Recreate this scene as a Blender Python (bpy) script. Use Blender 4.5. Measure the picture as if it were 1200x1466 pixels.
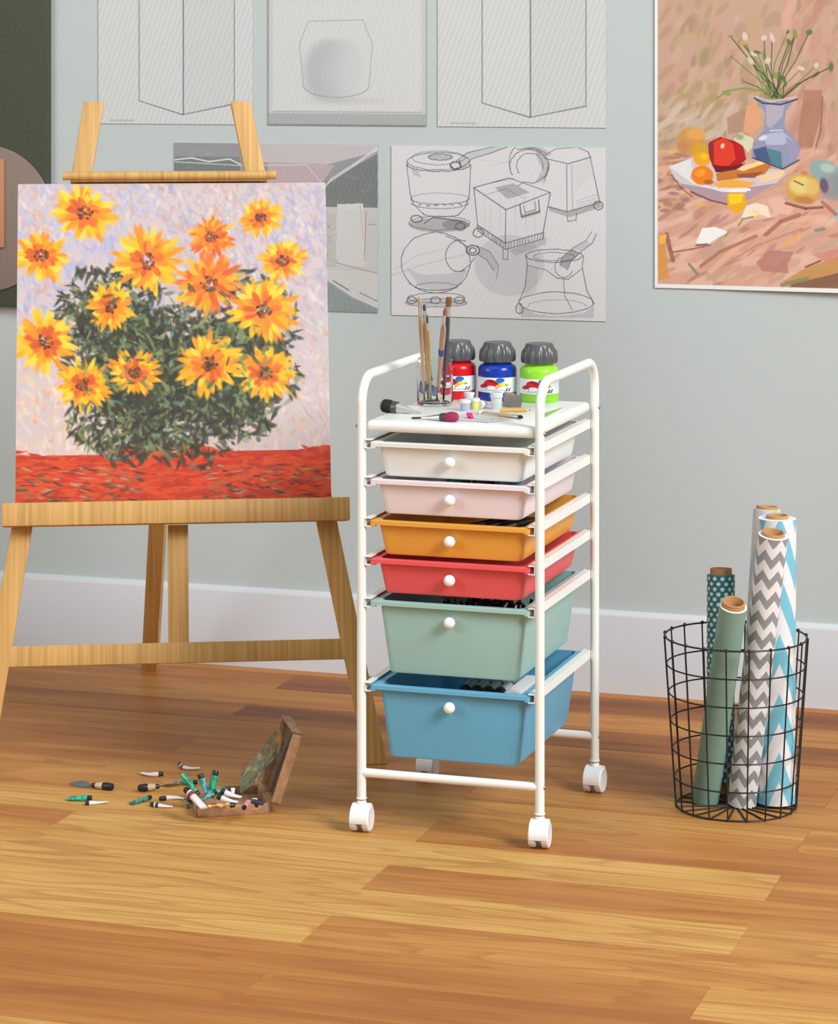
import bpy, bmesh, math, random
import numpy as np
from mathutils import Vector, Matrix

S = bpy.context.scene
for o in list(bpy.data.objects):
    bpy.data.objects.remove(o)
COL = S.collection
PI = math.pi
rnd = random.Random(7)

# ------------------------------------------------------------------ camera, light, exposure
cam = bpy.data.cameras.new('camera')
cam.sensor_fit = 'VERTICAL'
cam.sensor_height = 36.0
cam.sensor_width = 36.0
cam.lens = 3971.67 / 1466 * 36.0
cam.shift_y = -(733 - 71.24) / 1466
cam.clip_start = 0.05
camo = bpy.data.objects.new('camera', cam)
COL.objects.link(camo)
camo.location = (0, 0, 1.3941)
camo.rotation_euler = (PI / 2, 0, 0.31123)
S.camera = camo

S.view_settings.view_transform = 'Standard'
S.view_settings.look = 'None'
S.view_settings.gamma = 1
S.view_settings.use_curve_mapping = False
S.view_settings.exposure = 0.0
S.cycles.use_denoising = True
S.cycles.max_bounces = 10
S.cycles.transparent_max_bounces = 12

W = bpy.data.worlds.new('daylight')
S.world = W
W.use_nodes = True
bgn = W.node_tree.nodes['Background']
bgn.inputs[0].default_value = (0.86, 0.95, 1.0, 1)
bgn.inputs[1].default_value = 0.29


def area(name, loc, target, sx, sy, power, color):
    l = bpy.data.lights.new(name, 'AREA')
    l.shape = 'RECTANGLE'
    l.size, l.size_y = sx, sy
    l.energy = power
    l.color = color
    o = bpy.data.objects.new(name, l)
    COL.objects.link(o)
    o.location = loc
    o.rotation_euler = (Vector(target) - Vector(loc)).to_track_quat('-Z', 'Y').to_euler()
    return o


area('window_daylight', (5.6, 1.0, 5.7), (-1.6, 5.1, 0.4), 3.4, 3.4, 1030, (0.98, 0.99, 1.0))
area('overhead_fill', (-2.2, 3.4, 3.6), (-1.8, 5.0, 0.4), 2.4, 1.8, 18, (0.92, 0.97, 1.0))  # weak fill added overhead, no visible source
area('left_fill', (-5.4, 1.2, 2.6), (-2.2, 5.4, 0.5), 2.2, 2.2, 95, (0.93, 0.985, 1.0))  # added fill that lifts the wall under the easel, no visible source


# ------------------------------------------------------------------ colour and materials
def lin(c):
    c = np.asarray(c, dtype=float)
    return np.where(c <= 0.04045, c / 12.92, ((c + 0.055) / 1.055) ** 2.4)


def rgb(r, g, b):
    v = lin(np.array([r, g, b]) / 255.0)
    return (float(v[0]), float(v[1]), float(v[2]), 1.0)


def mat(name, col, rough=0.5, metal=0.0, bump=None, vary=None, coat=0.0, spec=0.5):
    """plain principled material; bump=(scale, strength), vary=(scale, amount) gives slight procedural mottling"""
    m = bpy.data.materials.new(name)
    m.use_nodes = True
    nt = m.node_tree
    b = nt.nodes['Principled BSDF']
    b.inputs['Base Color'].default_value = col
    b.inputs['Roughness'].default_value = rough
    b.inputs['Metallic'].default_value = metal
    b.inputs['Coat Weight'].default_value = coat
    b.inputs['Specular IOR Level'].default_value = spec
    tc = nt.nodes.new('ShaderNodeTexCoord')
    if vary:
        n = nt.nodes.new('ShaderNodeTexNoise')
        n.inputs['Scale'].default_value = vary[0]
        n.inputs['Detail'].default_value = 3
        mx = nt.nodes.new('ShaderNodeMix')
        mx.data_type = 'RGBA'
        mx.inputs[6].default_value = tuple(max(0, c * (1 - vary[1])) for c in col[:3]) + (1,)
        mx.inputs[7].default_value = tuple(min(1, c * (1 + vary[1])) for c in col[:3]) + (1,)
        nt.links.new(tc.outputs['Object'], n.inputs['Vector'])
        nt.links.new(n.outputs['Fac'], mx.inputs[0])
        nt.links.new(mx.outputs[2], b.inputs['Base Color'])
    if bump:
        n2 = nt.nodes.new('ShaderNodeTexNoise')
        n2.inputs['Scale'].default_value = bump[0]
        bp = nt.nodes.new('ShaderNodeBump')
        bp.inputs['Strength'].default_value = bump[1]
        bp.inputs['Distance'].default_value = 0.002
        nt.links.new(tc.outputs['Object'], n2.inputs['Vector'])
        nt.links.new(n2.outputs['Fac'], bp.inputs['Height'])
        nt.links.new(bp.outputs['Normal'], b.inputs['Normal'])
    return m


def vcmat(name, rough=0.6, spec=0.4, coat=0.0, bump=None):
    """material whose colour is the painted 'Col' attribute of the mesh"""
    m = mat(name, (0.8, 0.8, 0.8, 1), rough, spec=spec, coat=coat, bump=bump)
    nt = m.node_tree
    a = nt.nodes.new('ShaderNodeVertexColor')
    a.layer_name = 'Col'
    nt.links.new(a.outputs['Color'], nt.nodes['Principled BSDF'].inputs['Base Color'])
    return m


def wood(name, dark, light, scale=(70, 70, 2.2), rough=0.5, contrast=1.0, ring=0.5, detail=5):
    m = mat(name, light, rough)
    nt = m.node_tree
    b = nt.nodes['Principled BSDF']
    tc = nt.nodes.new('ShaderNodeTexCoord')
    mp = nt.nodes.new('ShaderNodeMapping')
    mp.inputs['Scale'].default_value = scale
    n = nt.nodes.new('ShaderNodeTexNoise')
    n.inputs['Scale'].default_value = 1.0
    n.inputs['Detail'].default_value = detail
    n.inputs['Distortion'].default_value = ring
    r = nt.nodes.new('ShaderNodeValToRGB')
    r.color_ramp.elements[0].position = 0.5 - 0.22 / contrast
    r.color_ramp.elements[1].position = 0.5 + 0.16 / contrast
    r.color_ramp.elements[0].color = dark
    r.color_ramp.elements[1].color = light
    nt.links.new(tc.outputs['Object'], mp.inputs['Vector'])
    nt.links.new(mp.outputs['Vector'], n.inputs['Vector'])
    nt.links.new(n.outputs['Fac'], r.inputs['Fac'])
    nt.links.new(r.outputs['Color'], b.inputs['Base Color'])
    return m


# ------------------------------------------------------------------ mesh helpers: every shape is (verts Nx3, faces list)
def xf(shape, M):
    v, f = shape
    M = np.array(M)
    return v @ M[:3, :3].T + M[:3, 3], f


def T(x, y, z):
    return Matrix.Translation((x, y, z))


def R(axis, a):
    return Matrix.Rotation(a, 4, axis)


def move(shape, x, y, z):
    return shape[0] + np.array([x, y, z]), shape[1]


def aim(shape, p, q):
    """place a shape built along +z from the origin so that it starts at p and points at q"""
    d = Vector(q) - Vector(p)
    M = Matrix.Translation(p) @ d.to_track_quat('Z', 'Y').to_matrix().to_4x4()
    return xf(shape, M)


def rbox(x0, x1, y0, y1, z0, z1, r=0.0, seg=2):
    bm = bmesh.new()
    bmesh.ops.create_cube(bm, size=1)
    for v in bm.verts:
        v.co = Vector(((x0 + x1) / 2 + v.co.x * (x1 - x0), (y0 + y1) / 2 + v.co.y * (y1 - y0), (z0 + z1) / 2 + v.co.z * (z1 - z0)))
    if r > 0:
        bmesh.ops.bevel(bm, geom=list(bm.edges), offset=r, segments=seg, profile=0.5, affect='EDGES')
    bm.verts.index_update()
    v = np.array([x.co[:] for x in bm.verts])
    f = [[q.index for q in g.verts] for g in bm.faces]
    bm.free()
    return v, f


def loft(loops, closed=True, cap0=True, cap1=True):
    n = len(loops[0])
    v = np.array([p for l in loops for p in l], dtype=float)
    f = []
    for i in range(len(loops) - 1):
        for j in range(n if closed else n - 1):
            k = (j + 1) % n
            f.append([i * n + j, i * n + k, (i + 1) * n + k, (i + 1) * n + j])
    if cap0:
        f.append(list(range(n))[::-1])
    if cap1:
        f.append([(len(loops) - 1) * n + j for j in range(n)])
    return v, f


def circ(r, z, n=24, cx=0.0, cy=0.0, ry=None, ph=0.0):
    ry = r if ry is None else ry
    return [(cx + r * math.cos(ph + 2 * PI * k / n), cy + ry * math.sin(ph + 2 * PI * k / n), z) for k in range(n)]


def lathe(prof, n=32, caps=True):
    """prof = [(radius, z), ...] from bottom to top"""
    return loft([circ(max(r, 1e-5), z, n) for r, z in prof], cap0=caps, cap1=caps)


def ball(r, c=(0, 0, 0), n=16, m=10, sz=1.0):
    pr = [(r * math.sin(PI * k / m), -r * sz * math.cos(PI * k / m)) for k in range(m + 1)]
    return move(lathe(pr, n), *c)


def tube(pts, r, n=10, closed=False, ry=None):
    """round tube along a list of points; r may be a list"""
    P = [Vector(p) for p in pts]
    N = len(P)
    rs = r if isinstance(r, (list, tuple)) else [r] * N
    tang = []
    for i in range(N):
        if closed:
            t = P[(i + 1) % N] - P[i - 1]
        else:
            t = P[min(i + 1, N - 1)] - P[max(i - 1, 0)]
        tang.append(t.normalized())
    up = Vector((0, 0, 1)) if abs(tang[0].z) < 0.9 else Vector((1, 0, 0))
    u = tang[0].cross(up).normalized()
    loops = []
    for i in range(N):
        u = (u - tang[i] * u.dot(tang[i])).normalized()
        w = tang[i].cross(u)
        loops.append([tuple(P[i] + (u * math.cos(2 * PI * k / n) + w * math.sin(2 * PI * k / n) * (1 if ry is None else ry)) * rs[i]) for k in range(n)])
    if closed:
        loops.append(loops[0])
        return loft(loops, cap0=False, cap1=False)
    return loft(loops)


def prism(poly, y0, y1):
    """polygon given in (x, z), extruded along y"""
    return loft([[(x, y0, z) for x, z in poly], [(x, y1, z) for x, z in poly]])


def bar(p, q, w, t, up=(0, 0, 1), r=0.0015):
    """bevelled rectangular bar from p to q, w wide (along 'side') and t thick"""
    p, q = Vector(p), Vector(q)
    d = q - p
    L = d.length
    z = d.normalized()
    y = Vector(up)
    y = (y - z * y.dot(z)).normalized()
    x = y.cross(z)
    M = Matrix(((x.x, y.x, z.x, p.x), (x.y, y.y, z.y, p.y), (x.z, y.z, z.z, p.z), (0, 0, 0, 1)))
    return xf(rbox(-w / 2, w / 2, -t / 2, t / 2, 0, L, r), M)


def arc(c, r, a0, a1, n, plane='yz'):
    out = []
    for k in range(n + 1):
        a = a0 + (a1 - a0) * k / n
        if plane == 'yz':
            out.append((c[0], c[1] + r * math.cos(a), c[2] + r * math.sin(a)))
        else:
            out.append((c[0] + r * math.cos(a), c[1] + r * math.sin(a), c[2]))
    return out


def link(o, parent):
    COL.objects.link(o)
    if parent is not None:
        o.parent = parent
    return o


def obj(name, shapes, m, parent=None, loc=(0, 0, 0), rot=(0, 0, 0), smooth=35):
    if isinstance(shapes, tuple):
        shapes = [shapes]
    ms = m if isinstance(m, (list, tuple)) else [m]
    me = bpy.data.meshes.new(name)
    vs, fs, mi, off = [], [], [], 0
    for sh in shapes:
        v, f = sh[0], sh[1]
        k = sh[2] if len(sh) > 2 else 0
        vs.append(np.asarray(v, dtype=float))
        fs += [[i + off for i in q] for q in f]
        mi += [k] * len(f)
        off += len(v)
    me.from_pydata(np.concatenate(vs).tolist(), [], fs)
    bm = bmesh.new()
    bm.from_mesh(me)
    bmesh.ops.recalc_face_normals(bm, faces=bm.faces)
    bm.to_mesh(me)
    bm.free()
    for x in ms:
        me.materials.append(x)
    if len(ms) > 1 and len(me.polygons) == len(mi):
        me.polygons.foreach_set('material_index', mi)
    if smooth:
        me.polygons.foreach_set('use_smooth', [True] * len(me.polygons))
        me.set_sharp_from_angle(angle=math.radians(smooth))
    me.update()
    o = bpy.data.objects.new(name, me)
    o.location = loc
    o.rotation_euler = rot
    return link(o, parent)


def tag(o, label, cat=None, group=None):
    o['label'] = label
    if cat:
        o['category'] = cat
    if group:
        o['group'] = group
    return o


def thing(name, label, cat, loc=(0, 0, 0), rotz=0.0, group=None):
    o = bpy.data.objects.new(name, None)
    o.empty_display_size = 0.05
    o.location = loc
    o.rotation_euler = (0, 0, rotz)
    link(o, None)
    return tag(o, label, cat, group)


def struct(name, shapes, m, smooth=35):
    o = obj(name, shapes, m, None, smooth=smooth)
    o['kind'] = 'structure'
    return o


def copy_thing(root, loc, rotz, label, group=None):
    """a copy of a thing, its parts and their sub-parts"""
    r = root.copy()
    link(r, None)
    r.location = loc
    r.rotation_euler = (0, 0, rotz)
    r['label'] = label
    if group:
        r['group'] = group
    for ch in list(root.children):
        c = ch.copy()
        link(c, r)
        for g in list(ch.children):
            link(g.copy(), c)
    return r


# ------------------------------------------------------------------ painting: numpy canvas -> coloured grid mesh
class Art:
    """a small raster the script paints on; colours are sRGB 0..255, y runs down"""

    def __init__(self, w, h, col):
        self.w, self.h = w, h
        self.a = np.empty((h, w, 3))
        self.a[:] = np.array(col, dtype=float)

    def _box(self, x0, y0, x1, y1):
        x0, y0 = max(0, int(math.floor(x0))), max(0, int(math.floor(y0)))
        x1, y1 = min(self.w, int(math.ceil(x1)) + 1), min(self.h, int(math.ceil(y1)) + 1)
        if x1 <= x0 or y1 <= y0:
            return None
        yy, xx = np.mgrid[y0:y1, x0:x1]
        return slice(y0, y1), slice(x0, x1), xx + 0.0, yy + 0.0

    def _mix(self, b, m, col, alpha):
        m = np.clip(m, 0, 1)[..., None] * alpha
        r = self.a[b[0], b[1]]
        self.a[b[0], b[1]] = r * (1 - m) + np.array(col, dtype=float) * m

    def dab(self, cx, cy, rx, ry, ang, col, alpha=1.0, soft=0.3):
        R_ = max(rx, ry) + 1
        b = self._box(cx - R_, cy - R_, cx + R_, cy + R_)
        if b is None:
            return
        c, s = math.cos(ang), math.sin(ang)
        dx, dy = b[2] - cx, b[3] - cy
        d = np.sqrt(((dx * c + dy * s) / max(rx, 0.3)) ** 2 + ((-dx * s + dy * c) / max(ry, 0.3)) ** 2)
        self._mix(b, (1 - d) / max(soft, 0.05), col, alpha)

    def line(self, pts, wd, col, alpha=1.0):
        for (x0, y0), (x1, y1) in zip(pts[:-1], pts[1:]):
            b = self._box(min(x0, x1) - wd - 1, min(y0, y1) - wd - 1, max(x0, x1) + wd + 1, max(y0, y1) + wd + 1)
            if b is None:
                continue
            dx, dy = x1 - x0, y1 - y0
            L2 = dx * dx + dy * dy + 1e-9
            t = np.clip(((b[2] - x0) * dx + (b[3] - y0) * dy) / L2, 0, 1)
            d = np.hypot(b[2] - x0 - t * dx, b[3] - y0 - t * dy)
            self._mix(b, wd / 2 + 0.5 - d, col, alpha)

    def _inside(self, b, pts):
        ins = np.zeros(b[2].shape, bool)
        n = len(pts)
        for i in range(n):
            x0, y0 = pts[i]
            x1, y1 = pts[(i + 1) % n]
            if y0 == y1:
                continue
            cr = ((y0 <= b[3]) != (y1 <= b[3])) & (b[2] < (x1 - x0) * (b[3] - y0) / (y1 - y0) + x0)
            ins ^= cr
        return ins

    def poly(self, pts, col, alpha=1.0):
        xs, ys = [p[0] for p in pts], [p[1] for p in pts]
        b = self._box(min(xs), min(ys), max(xs), max(ys))
        if b is None:
            return
        self._mix(b, self._inside(b, pts) * 1.0, col, alpha)

    def hatch(self, pts, sp, ang, col, alpha=0.5, wd=0.8):
        xs, ys = [p[0] for p in pts], [p[1] for p in pts]
        b = self._box(min(xs), min(ys), max(xs), max(ys))
        if b is None:
            return
        t = b[2] * math.cos(ang) + b[3] * math.sin(ang)
        ph = np.abs((t / sp) % 1 - 0.5) * sp
        self._mix(b, np.clip(wd / 2 + 0.5 - (sp / 2 - ph), 0, 1) * self._inside(b, pts), col, alpha)


def ell(cx, cy, rx, ry, a0=0.0, a1=360.0, rot=0.0, n=40):
    c, s = math.cos(rot), math.sin(rot)
    out = []
    for k in range(n + 1):
        a = math.radians(a0 + (a1 - a0) * k / n)
        x, y = rx * math.cos(a), ry * math.sin(a)
        out.append((cx + x * c - y * s, cy + x * s + y * c))
    return out


def grid_obj(name, P, A, m, parent=None, extra=None, loc=(0, 0, 0), rot=(0, 0, 0), extra_col=(245, 245, 243), wrap=False, m2=None):
    """P: (ny, nx, 3) positions, A: (ny, nx, 3) sRGB colours; extra: list of plain shapes in the same mesh"""
    ny, nx = P.shape[:2]
    idx = np.arange(ny * nx).reshape(ny, nx)
    if wrap:
        q = np.stack([idx[:-1], np.roll(idx, -1, 1)[:-1], np.roll(idx, -1, 1)[1:], idx[1:]], -1).reshape(-1, 4)
    else:
        q = np.stack([idx[:-1, :-1], idx[:-1, 1:], idx[1:, 1:], idx[1:, :-1]], -1).reshape(-1, 4)
    V = P.reshape(-1, 3)
    C = lin(A.reshape(-1, 3) / 255.0)
    faces = q.tolist()
    ng = len(faces)
    vs, cs, off = [V], [C], len(V)
    for sh in (extra or []):
        vs.append(np.asarray(sh[0], dtype=float))
        cs.append(np.tile(lin(np.array(extra_col) / 255.0), (len(sh[0]), 1)))
        faces += [[i + off for i in f] for f in sh[1]]
        off += len(sh[0])
    me = bpy.data.meshes.new(name)
    me.from_pydata(np.concatenate(vs).tolist(), [], faces)
    at = me.color_attributes.new('Col', 'FLOAT_COLOR', 'POINT')
    cc = np.ones((off, 4), dtype=np.float32)
    cc[:, :3] = np.concatenate(cs)
    at.data.foreach_set('color', cc.ravel())
    me.materials.append(m)
    sm = [True] * ng + [False] * (len(faces) - ng)
    me.polygons.foreach_set('use_smooth', sm)
    me.update()
    o = bpy.data.objects.new(name, me)
    o.location = loc
    o.rotation_euler = rot
    return link(o, parent)


def sheet(name, art, w, h, m, t=0.0015, parent=None, loc=(0, 0, 0), rot=(0, 0, 0), lift=None, edge=(240, 240, 238)):
    """flat picture: front faces -y at y=0, x 0..w, z 0..h, backing slab t thick; lift(x, z) bends it off the wall"""
    ny, nx = art.h, art.w
    xx, zz = np.meshgrid(np.linspace(0, w, nx), np.linspace(h, 0, ny))
    yy = np.zeros_like(xx) if lift is None else -lift(xx / w, zz / h)
    P = np.stack([xx, yy, zz], -1)
    # backing follows the front, t behind it
    n = 13
    gx, gz = np.meshgrid(np.linspace(0, w, n), np.linspace(h, 0, n))
    gy = np.zeros_like(gx) if lift is None else -lift(gx / w, gz / h)
    back = np.stack([gx, gy + t, gz], -1).reshape(-1, 3)
    front = np.stack([gx, gy + t * 0.08, gz], -1).reshape(-1, 3)
    f = []
    for i in range(n - 1):
        for j in range(n - 1):
            a = i * n + j
            f.append([a, a + n, a + n + 1, a + 1])
    ring = [j for j in range(n)] + [i * n + n - 1 for i in range(1, n)] + [(n - 1) * n + j for j in range(n - 2, -1, -1)] + [i * n for i in range(n - 2, 0, -1)]
    for k in range(len(ring)):
        a, b = ring[k], ring[(k + 1) % len(ring)]
        f.append([a, b, b + n * n, a + n * n])
    ex = (np.concatenate([back, front]), f)
    return grid_obj(name, P, art.a, m, parent, [ex], loc, rot, edge)


# ------------------------------------------------------------------ shared materials
M_white = mat('white_powder_coat', rgb(238, 239, 234), 0.32)
M_plastic_white = mat('white_plastic', rgb(243, 243, 243), 0.35)
M_knob = mat('knob_white', rgb(246, 245, 242), 0.25)
M_steel = mat('brushed_steel', rgb(150, 150, 150), 0.35, 0.9, bump=(400, 0.1))
M_silver = mat('silver_ferrule', rgb(205, 203, 200), 0.28, 0.9)
M_black = mat('black_plastic', rgb(28, 27, 27), 0.4)
M_wire = mat('black_wire', rgb(32, 28, 26), 0.45, bump=(600, 0.1))
M_card = mat('brown_cardboard', rgb(190, 142, 92), 0.75, vary=(60, 0.12))
M_pine = wood('pine_easel', rgb(180, 136, 76), rgb(213, 168, 100), (150, 10, 0.5), 0.5, 0.8, 0.0, 1.6)
M_boxwood = wood('walnut_box', rgb(146, 104, 72), rgb(190, 146, 108), (60, 9, 60), 0.55, 0.9, 0.5)
M_boxdark = wood('walnut_inside', rgb(84, 62, 46), rgb(122, 94, 70), (50, 9, 50), 0.6, 0.9, 0.5)
M_paper = vcmat('drawing_paper', 0.85, 0.2)
M_print = vcmat('art_print', 0.55, 0.35)
M_oil = vcmat('painted_canvas', 0.5, 0.4, bump=(900, 0.15))
M_wrap = vcmat('wrapping_paper', 0.5, 0.35)
M_label = vcmat('bottle_label', 0.45, 0.4)

# ------------------------------------------------------------------ the setting
Ywall = 5.861
M_wall = mat('grey_green_wall_paint', rgb(189, 198, 197), 0.75, bump=(220, 0.04), spec=0.25)
M_base = mat('white_baseboard_paint', rgb(207, 208, 211), 0.45)

struct('wall_back', rbox(-5.2, 2.2, Ywall, Ywall + 0.1, 0, 2.75), M_wall, smooth=None)
bprof = [(Ywall, 0), (Ywall - 0.014, 0), (Ywall - 0.014, 0.1665), (Ywall - 0.0125, 0.1705), (Ywall - 0.006, 0.176), (Ywall - 0.003, 0.178), (Ywall, 0.178)]
struct('baseboard_back', loft([[(-5.2, y, z) for y, z in bprof], [(2.2, y, z) for y, z in bprof]]), M_base)


def floor_material():
    m = bpy.data.materials.new('plank_floor')
    m.use_nodes = True
    nt = m.node_tree
    N, Lk = nt.nodes, nt.links
    b = N['Principled BSDF']
    b.inputs['Roughness'].default_value = 0.5
    b.inputs['Specular IOR Level'].default_value = 0.18
    tone = N.new('ShaderNodeAttribute'); tone.attribute_name = 'tone'
    off = N.new('ShaderNodeAttribute'); off.attribute_name = 'shift'
    geo = N.new('ShaderNodeTexCoord')
    add = N.new('ShaderNodeVectorMath'); add.operation = 'ADD'
    Lk.new(geo.outputs['Object'], add.inputs[0]); Lk.new(off.outputs['Vector'], add.inputs[1])

    def mapped(sc):
        mp = N.new('ShaderNodeMapping'); mp.inputs['Scale'].default_value = sc
        Lk.new(add.outputs[0], mp.inputs['Vector'])
        return mp.outputs['Vector']

    def noise(sc, detail, dist=0.0, rough=0.55):
        n = N.new('ShaderNodeTexNoise')
        n.inputs['Scale'].default_value = 1
        n.inputs['Detail'].default_value = detail
        n.inputs['Distortion'].default_value = dist
        n.inputs['Roughness'].default_value = rough
        Lk.new(mapped(sc), n.inputs['Vector'])
        return n.outputs['Fac']

    def mathn(op, a, c, v=None):
        n = N.new('ShaderNodeMath'); n.operation = op
        for i, x in enumerate((a, c)):
            if isinstance(x, (int, float)):
                n.inputs[i].default_value = x
            else:
                Lk.new(x, n.inputs[i])
        return n.outputs[0]

    def ramp(fac, stops):
        r = N.new('ShaderNodeValToRGB')
        while len(r.color_ramp.elements) < len(stops):
            r.color_ramp.elements.new(0.5)
        for e, (p, c) in zip(r.color_ramp.elements, stops):
            e.position, e.color = p, c
        Lk.new(fac, r.inputs['Fac'])
        return r.outputs['Color']

    def mix(fac, a, c, mode='MIX'):
        n = N.new('ShaderNodeMix'); n.data_type = 'RGBA'; n.blend_type = mode
        if isinstance(fac, (int, float)):
            n.inputs[0].default_value = fac
        else:
            Lk.new(fac, n.inputs[0])
        for i, x in ((6, a), (7, c)):
            if isinstance(x, tuple):
                n.inputs[i].default_value = x
            else:
                Lk.new(x, n.inputs[i])
        return n.outputs[2]

    # cathedral rings: long wobbling contours of a stretched height field
    field = noise((1.1, 8.5, 1), 2.0, 0.25)
    rings = mathn('FRACT', mathn('MULTIPLY', field, 9.0), 0.0)
    ringr = ramp(rings, [(0.0, (0, 0, 0, 1)), (0.55, (0.15, 0.15, 0.15, 1)), (0.92, (1, 1, 1, 1)), (1.0, (0, 0, 0, 1))])
    broad = noise((0.9, 12, 1), 3.0)
    fine = noise((5, 190, 1), 4.0)
    # tone + slow drift along the plank
    tt = mathn('ADD', tone.outputs['Fac'], mathn('MULTIPLY', mathn('SUBTRACT', broad, 0.5), 0.95))
    base = ramp(tt, [(0.0, rgb(221, 174, 98)), (0.35, rgb(203, 147, 76)), (0.62, rgb(182, 117, 59)), (0.85, rgb(146, 87, 47)), (1.0, rgb(114, 68, 39))])
    c1 = mix(mathn('MULTIPLY', ringr, 0.42), base, rgb(150, 84, 38))
    c2 = mix(ramp(fine, [(0.42, (0, 0, 0, 1)), (0.72, (0.55, 0.55, 0.55, 1))]), c1, rgb(156, 102, 52))
    Lk.new(c2, b.inputs['Base Color'])
    bp = N.new('ShaderNodeBump'); bp.inputs['Strength'].default_value = 0.06; bp.inputs['Distance'].default_value = 0.001
    Lk.new(fine, bp.inputs['Height']); Lk.new(bp.outputs['Normal'], b.inputs['Normal'])
    return m


def build_floor():
    pitch, y0 = 0.1455, 4.355
    tones = {(-3, -2.155): 0.62, (-2, -2.805): 0.1, (-2, -1.503): 0.42, (-1, -2.155): 0.12, (-1, -0.852): 0.35, (-1, -3.457): 0.2,
             (0, -2.805): 0.15, (0, -1.503): 0.54, (1, -3.457): 0.5, (1, -2.155): 0.12, (1, -0.852): 0.55, (2, -2.805): 0.25, (2, -1.503): 0.55,
             (3, -2.155): 0.42, (3, -0.852): 0.5, (4, -2.805): 0.55, (4, -1.503): 0.5, (5, -2.155): 0.62, (5, -0.852): 0.58, (5, -3.457): 0.66, (3, -3.457): 0.5,  # rows toward the wall toned darker, shade under the easel included
             (6, -2.805): 0.62, (6, -1.503): 0.6, (7, -2.155): 0.9, (7, -3.457): 0.68, (7, -0.852): 0.6, (8, -2.805): 0.55, (8, -1.503): 0.58,
             (9, -2.155): 0.9, (9, -3.457): 0.62, (9, -0.852): 0.6, (10, -2.805): 0.55, (10, -1.503): 0.6}
    vs, fs, tn, sh = [], [], [], []
    g = 0.0005
    r = random.Random(3)
    for row in range(-30, 12):
        ya, yb = y0 + row * pitch, y0 + (row + 1) * pitch
        yb = min(yb, Ywall + 0.01)
        if yb - ya < 0.002:
            continue
        st = -1.503 if row % 2 == 0 else -0.852
        for k in range(-4, 4):
            xa, xb = st + k * 1.302, st + (k + 1) * 1.302
            if xb < -5.2 or xa > 2.2:
                continue
            t = 0.3
            for (rr, xx), tv in tones.items():
                if rr == row and abs(xx - xa) < 0.02:
                    t = tv
                    break
            else:
                t = r.choice([0.1, 0.2, 0.3, 0.35, 0.45, 0.6])
            n = len(vs)
            # plank top with a tiny chamfer down into the joint
            top = [(xa + g, ya + g), (xb - g, ya + g), (xb - g, yb - g), (xa + g, yb - g)]
            low = [(xa, ya), (xb, ya), (xb, yb), (xa, yb)]
            vs += [(x, y, 0.0) for x, y in top] + [(x, y, -0.0012) for x, y in low]
            fs.append([n, n + 1, n + 2, n + 3])
            for a in range(4):
                c = (a + 1) % 4
                fs.append([n + a, n + 4 + a, n + 4 + c, n + c])
            s = (r.uniform(-20, 20), r.uniform(-20, 20), 0)
            tn += [t] * 8
            sh += list(s) * 8
    n = len(vs)
    vs += [(-5.2, -0.2, -0.03), (2.2, -0.2, -0.03), (2.2, Ywall + 0.1, -0.03), (-5.2, Ywall + 0.1, -0.03)]
    fs.append([n, n + 1, n + 2, n + 3])
    tn += [0.5] * 4
    sh += [0, 0, 0] * 4
    me = bpy.data.meshes.new('floor')
    me.from_pydata(vs, [], fs)
    me.attributes.new('tone', 'FLOAT', 'POINT').data.foreach_set('value', tn)
    me.attributes.new('shift', 'FLOAT_VECTOR', 'POINT').data.foreach_set('vector', sh)
    me.materials.append(floor_material())
    o = bpy.data.objects.new('floor', me)
    link(o, None)
    o['kind'] = 'structure'


build_floor()

# ------------------------------------------------------------------ the rolling cart
CX, CY, CROT = -1.6136, 4.6816, -0.005
CW, CD = 0.33, 0.3826
cart = thing('rolling_cart', 'white metal rolling cart with six coloured drawers and four casters', 'cart', (CX, CY, 0), CROT)
rt = 0.0083
ZT = 0.8107


def cart_pt(x, y, z):
    c, s = math.cos(CROT), math.sin(CROT)
    return (CX + x * c - y * s, CY + x * s + y * c, z)


for nm, x in (('side_frame', 0.0), ('side_frame', CW)):
    rb = 0.05
    pts = [(x, 0, 0.0577), (x, 0, 0.3), (x, 0, ZT - rb)]
    pts += [(x, rb - rb * math.cos(a), ZT - rb + rb * math.sin(a)) for a in [PI / 2 * k / 8 for k in range(1, 9)]]
    pts += [(x, CD / 2, ZT)]
    pts += [(x, CD - rb + rb * math.sin(a), ZT - rb + rb * math.cos(a)) for a in [PI / 2 * k / 8 for k in range(0, 9)]]
    pts += [(x, CD, 0.3), (x, CD, 0.0577)]
    fr = obj(nm, [tube(pts, rt, 16)] + [move(lathe([(rt, 0), (rt + 0.0011, 0.0006), (rt + 0.0011, 0.0028), (rt, 0.0036)], 20), x, y, 0.0575) for y in (0, CD)], M_white, cart)
    sg = -1 if x == 0 else 1
    for y in (0, CD):
        for z in (0.7231, 0.105):
            obj('screw', xf(lathe([(0.0038, 0), (0.0038, 0.0008), (0.0026, 0.0024), (0.0, 0.003)], 12), T(x + sg * (rt - 0.0004), y, z) @ R('Y', sg * PI / 2)), M_steel, fr)
for y in (0, CD):
    obj('bottom_bar', tube([(0.004, y, 0.105), (CW / 2, y, 0.105), (CW - 0.004, y, 0.105)], 0.0078, 16), M_white, cart)
obj('top_shelf', rbox(0.0075, CW - 0.0075, 0.0, CD - 0.002, 0.7131, 0.7331, 0.0085, 4), M_white, cart)

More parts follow.
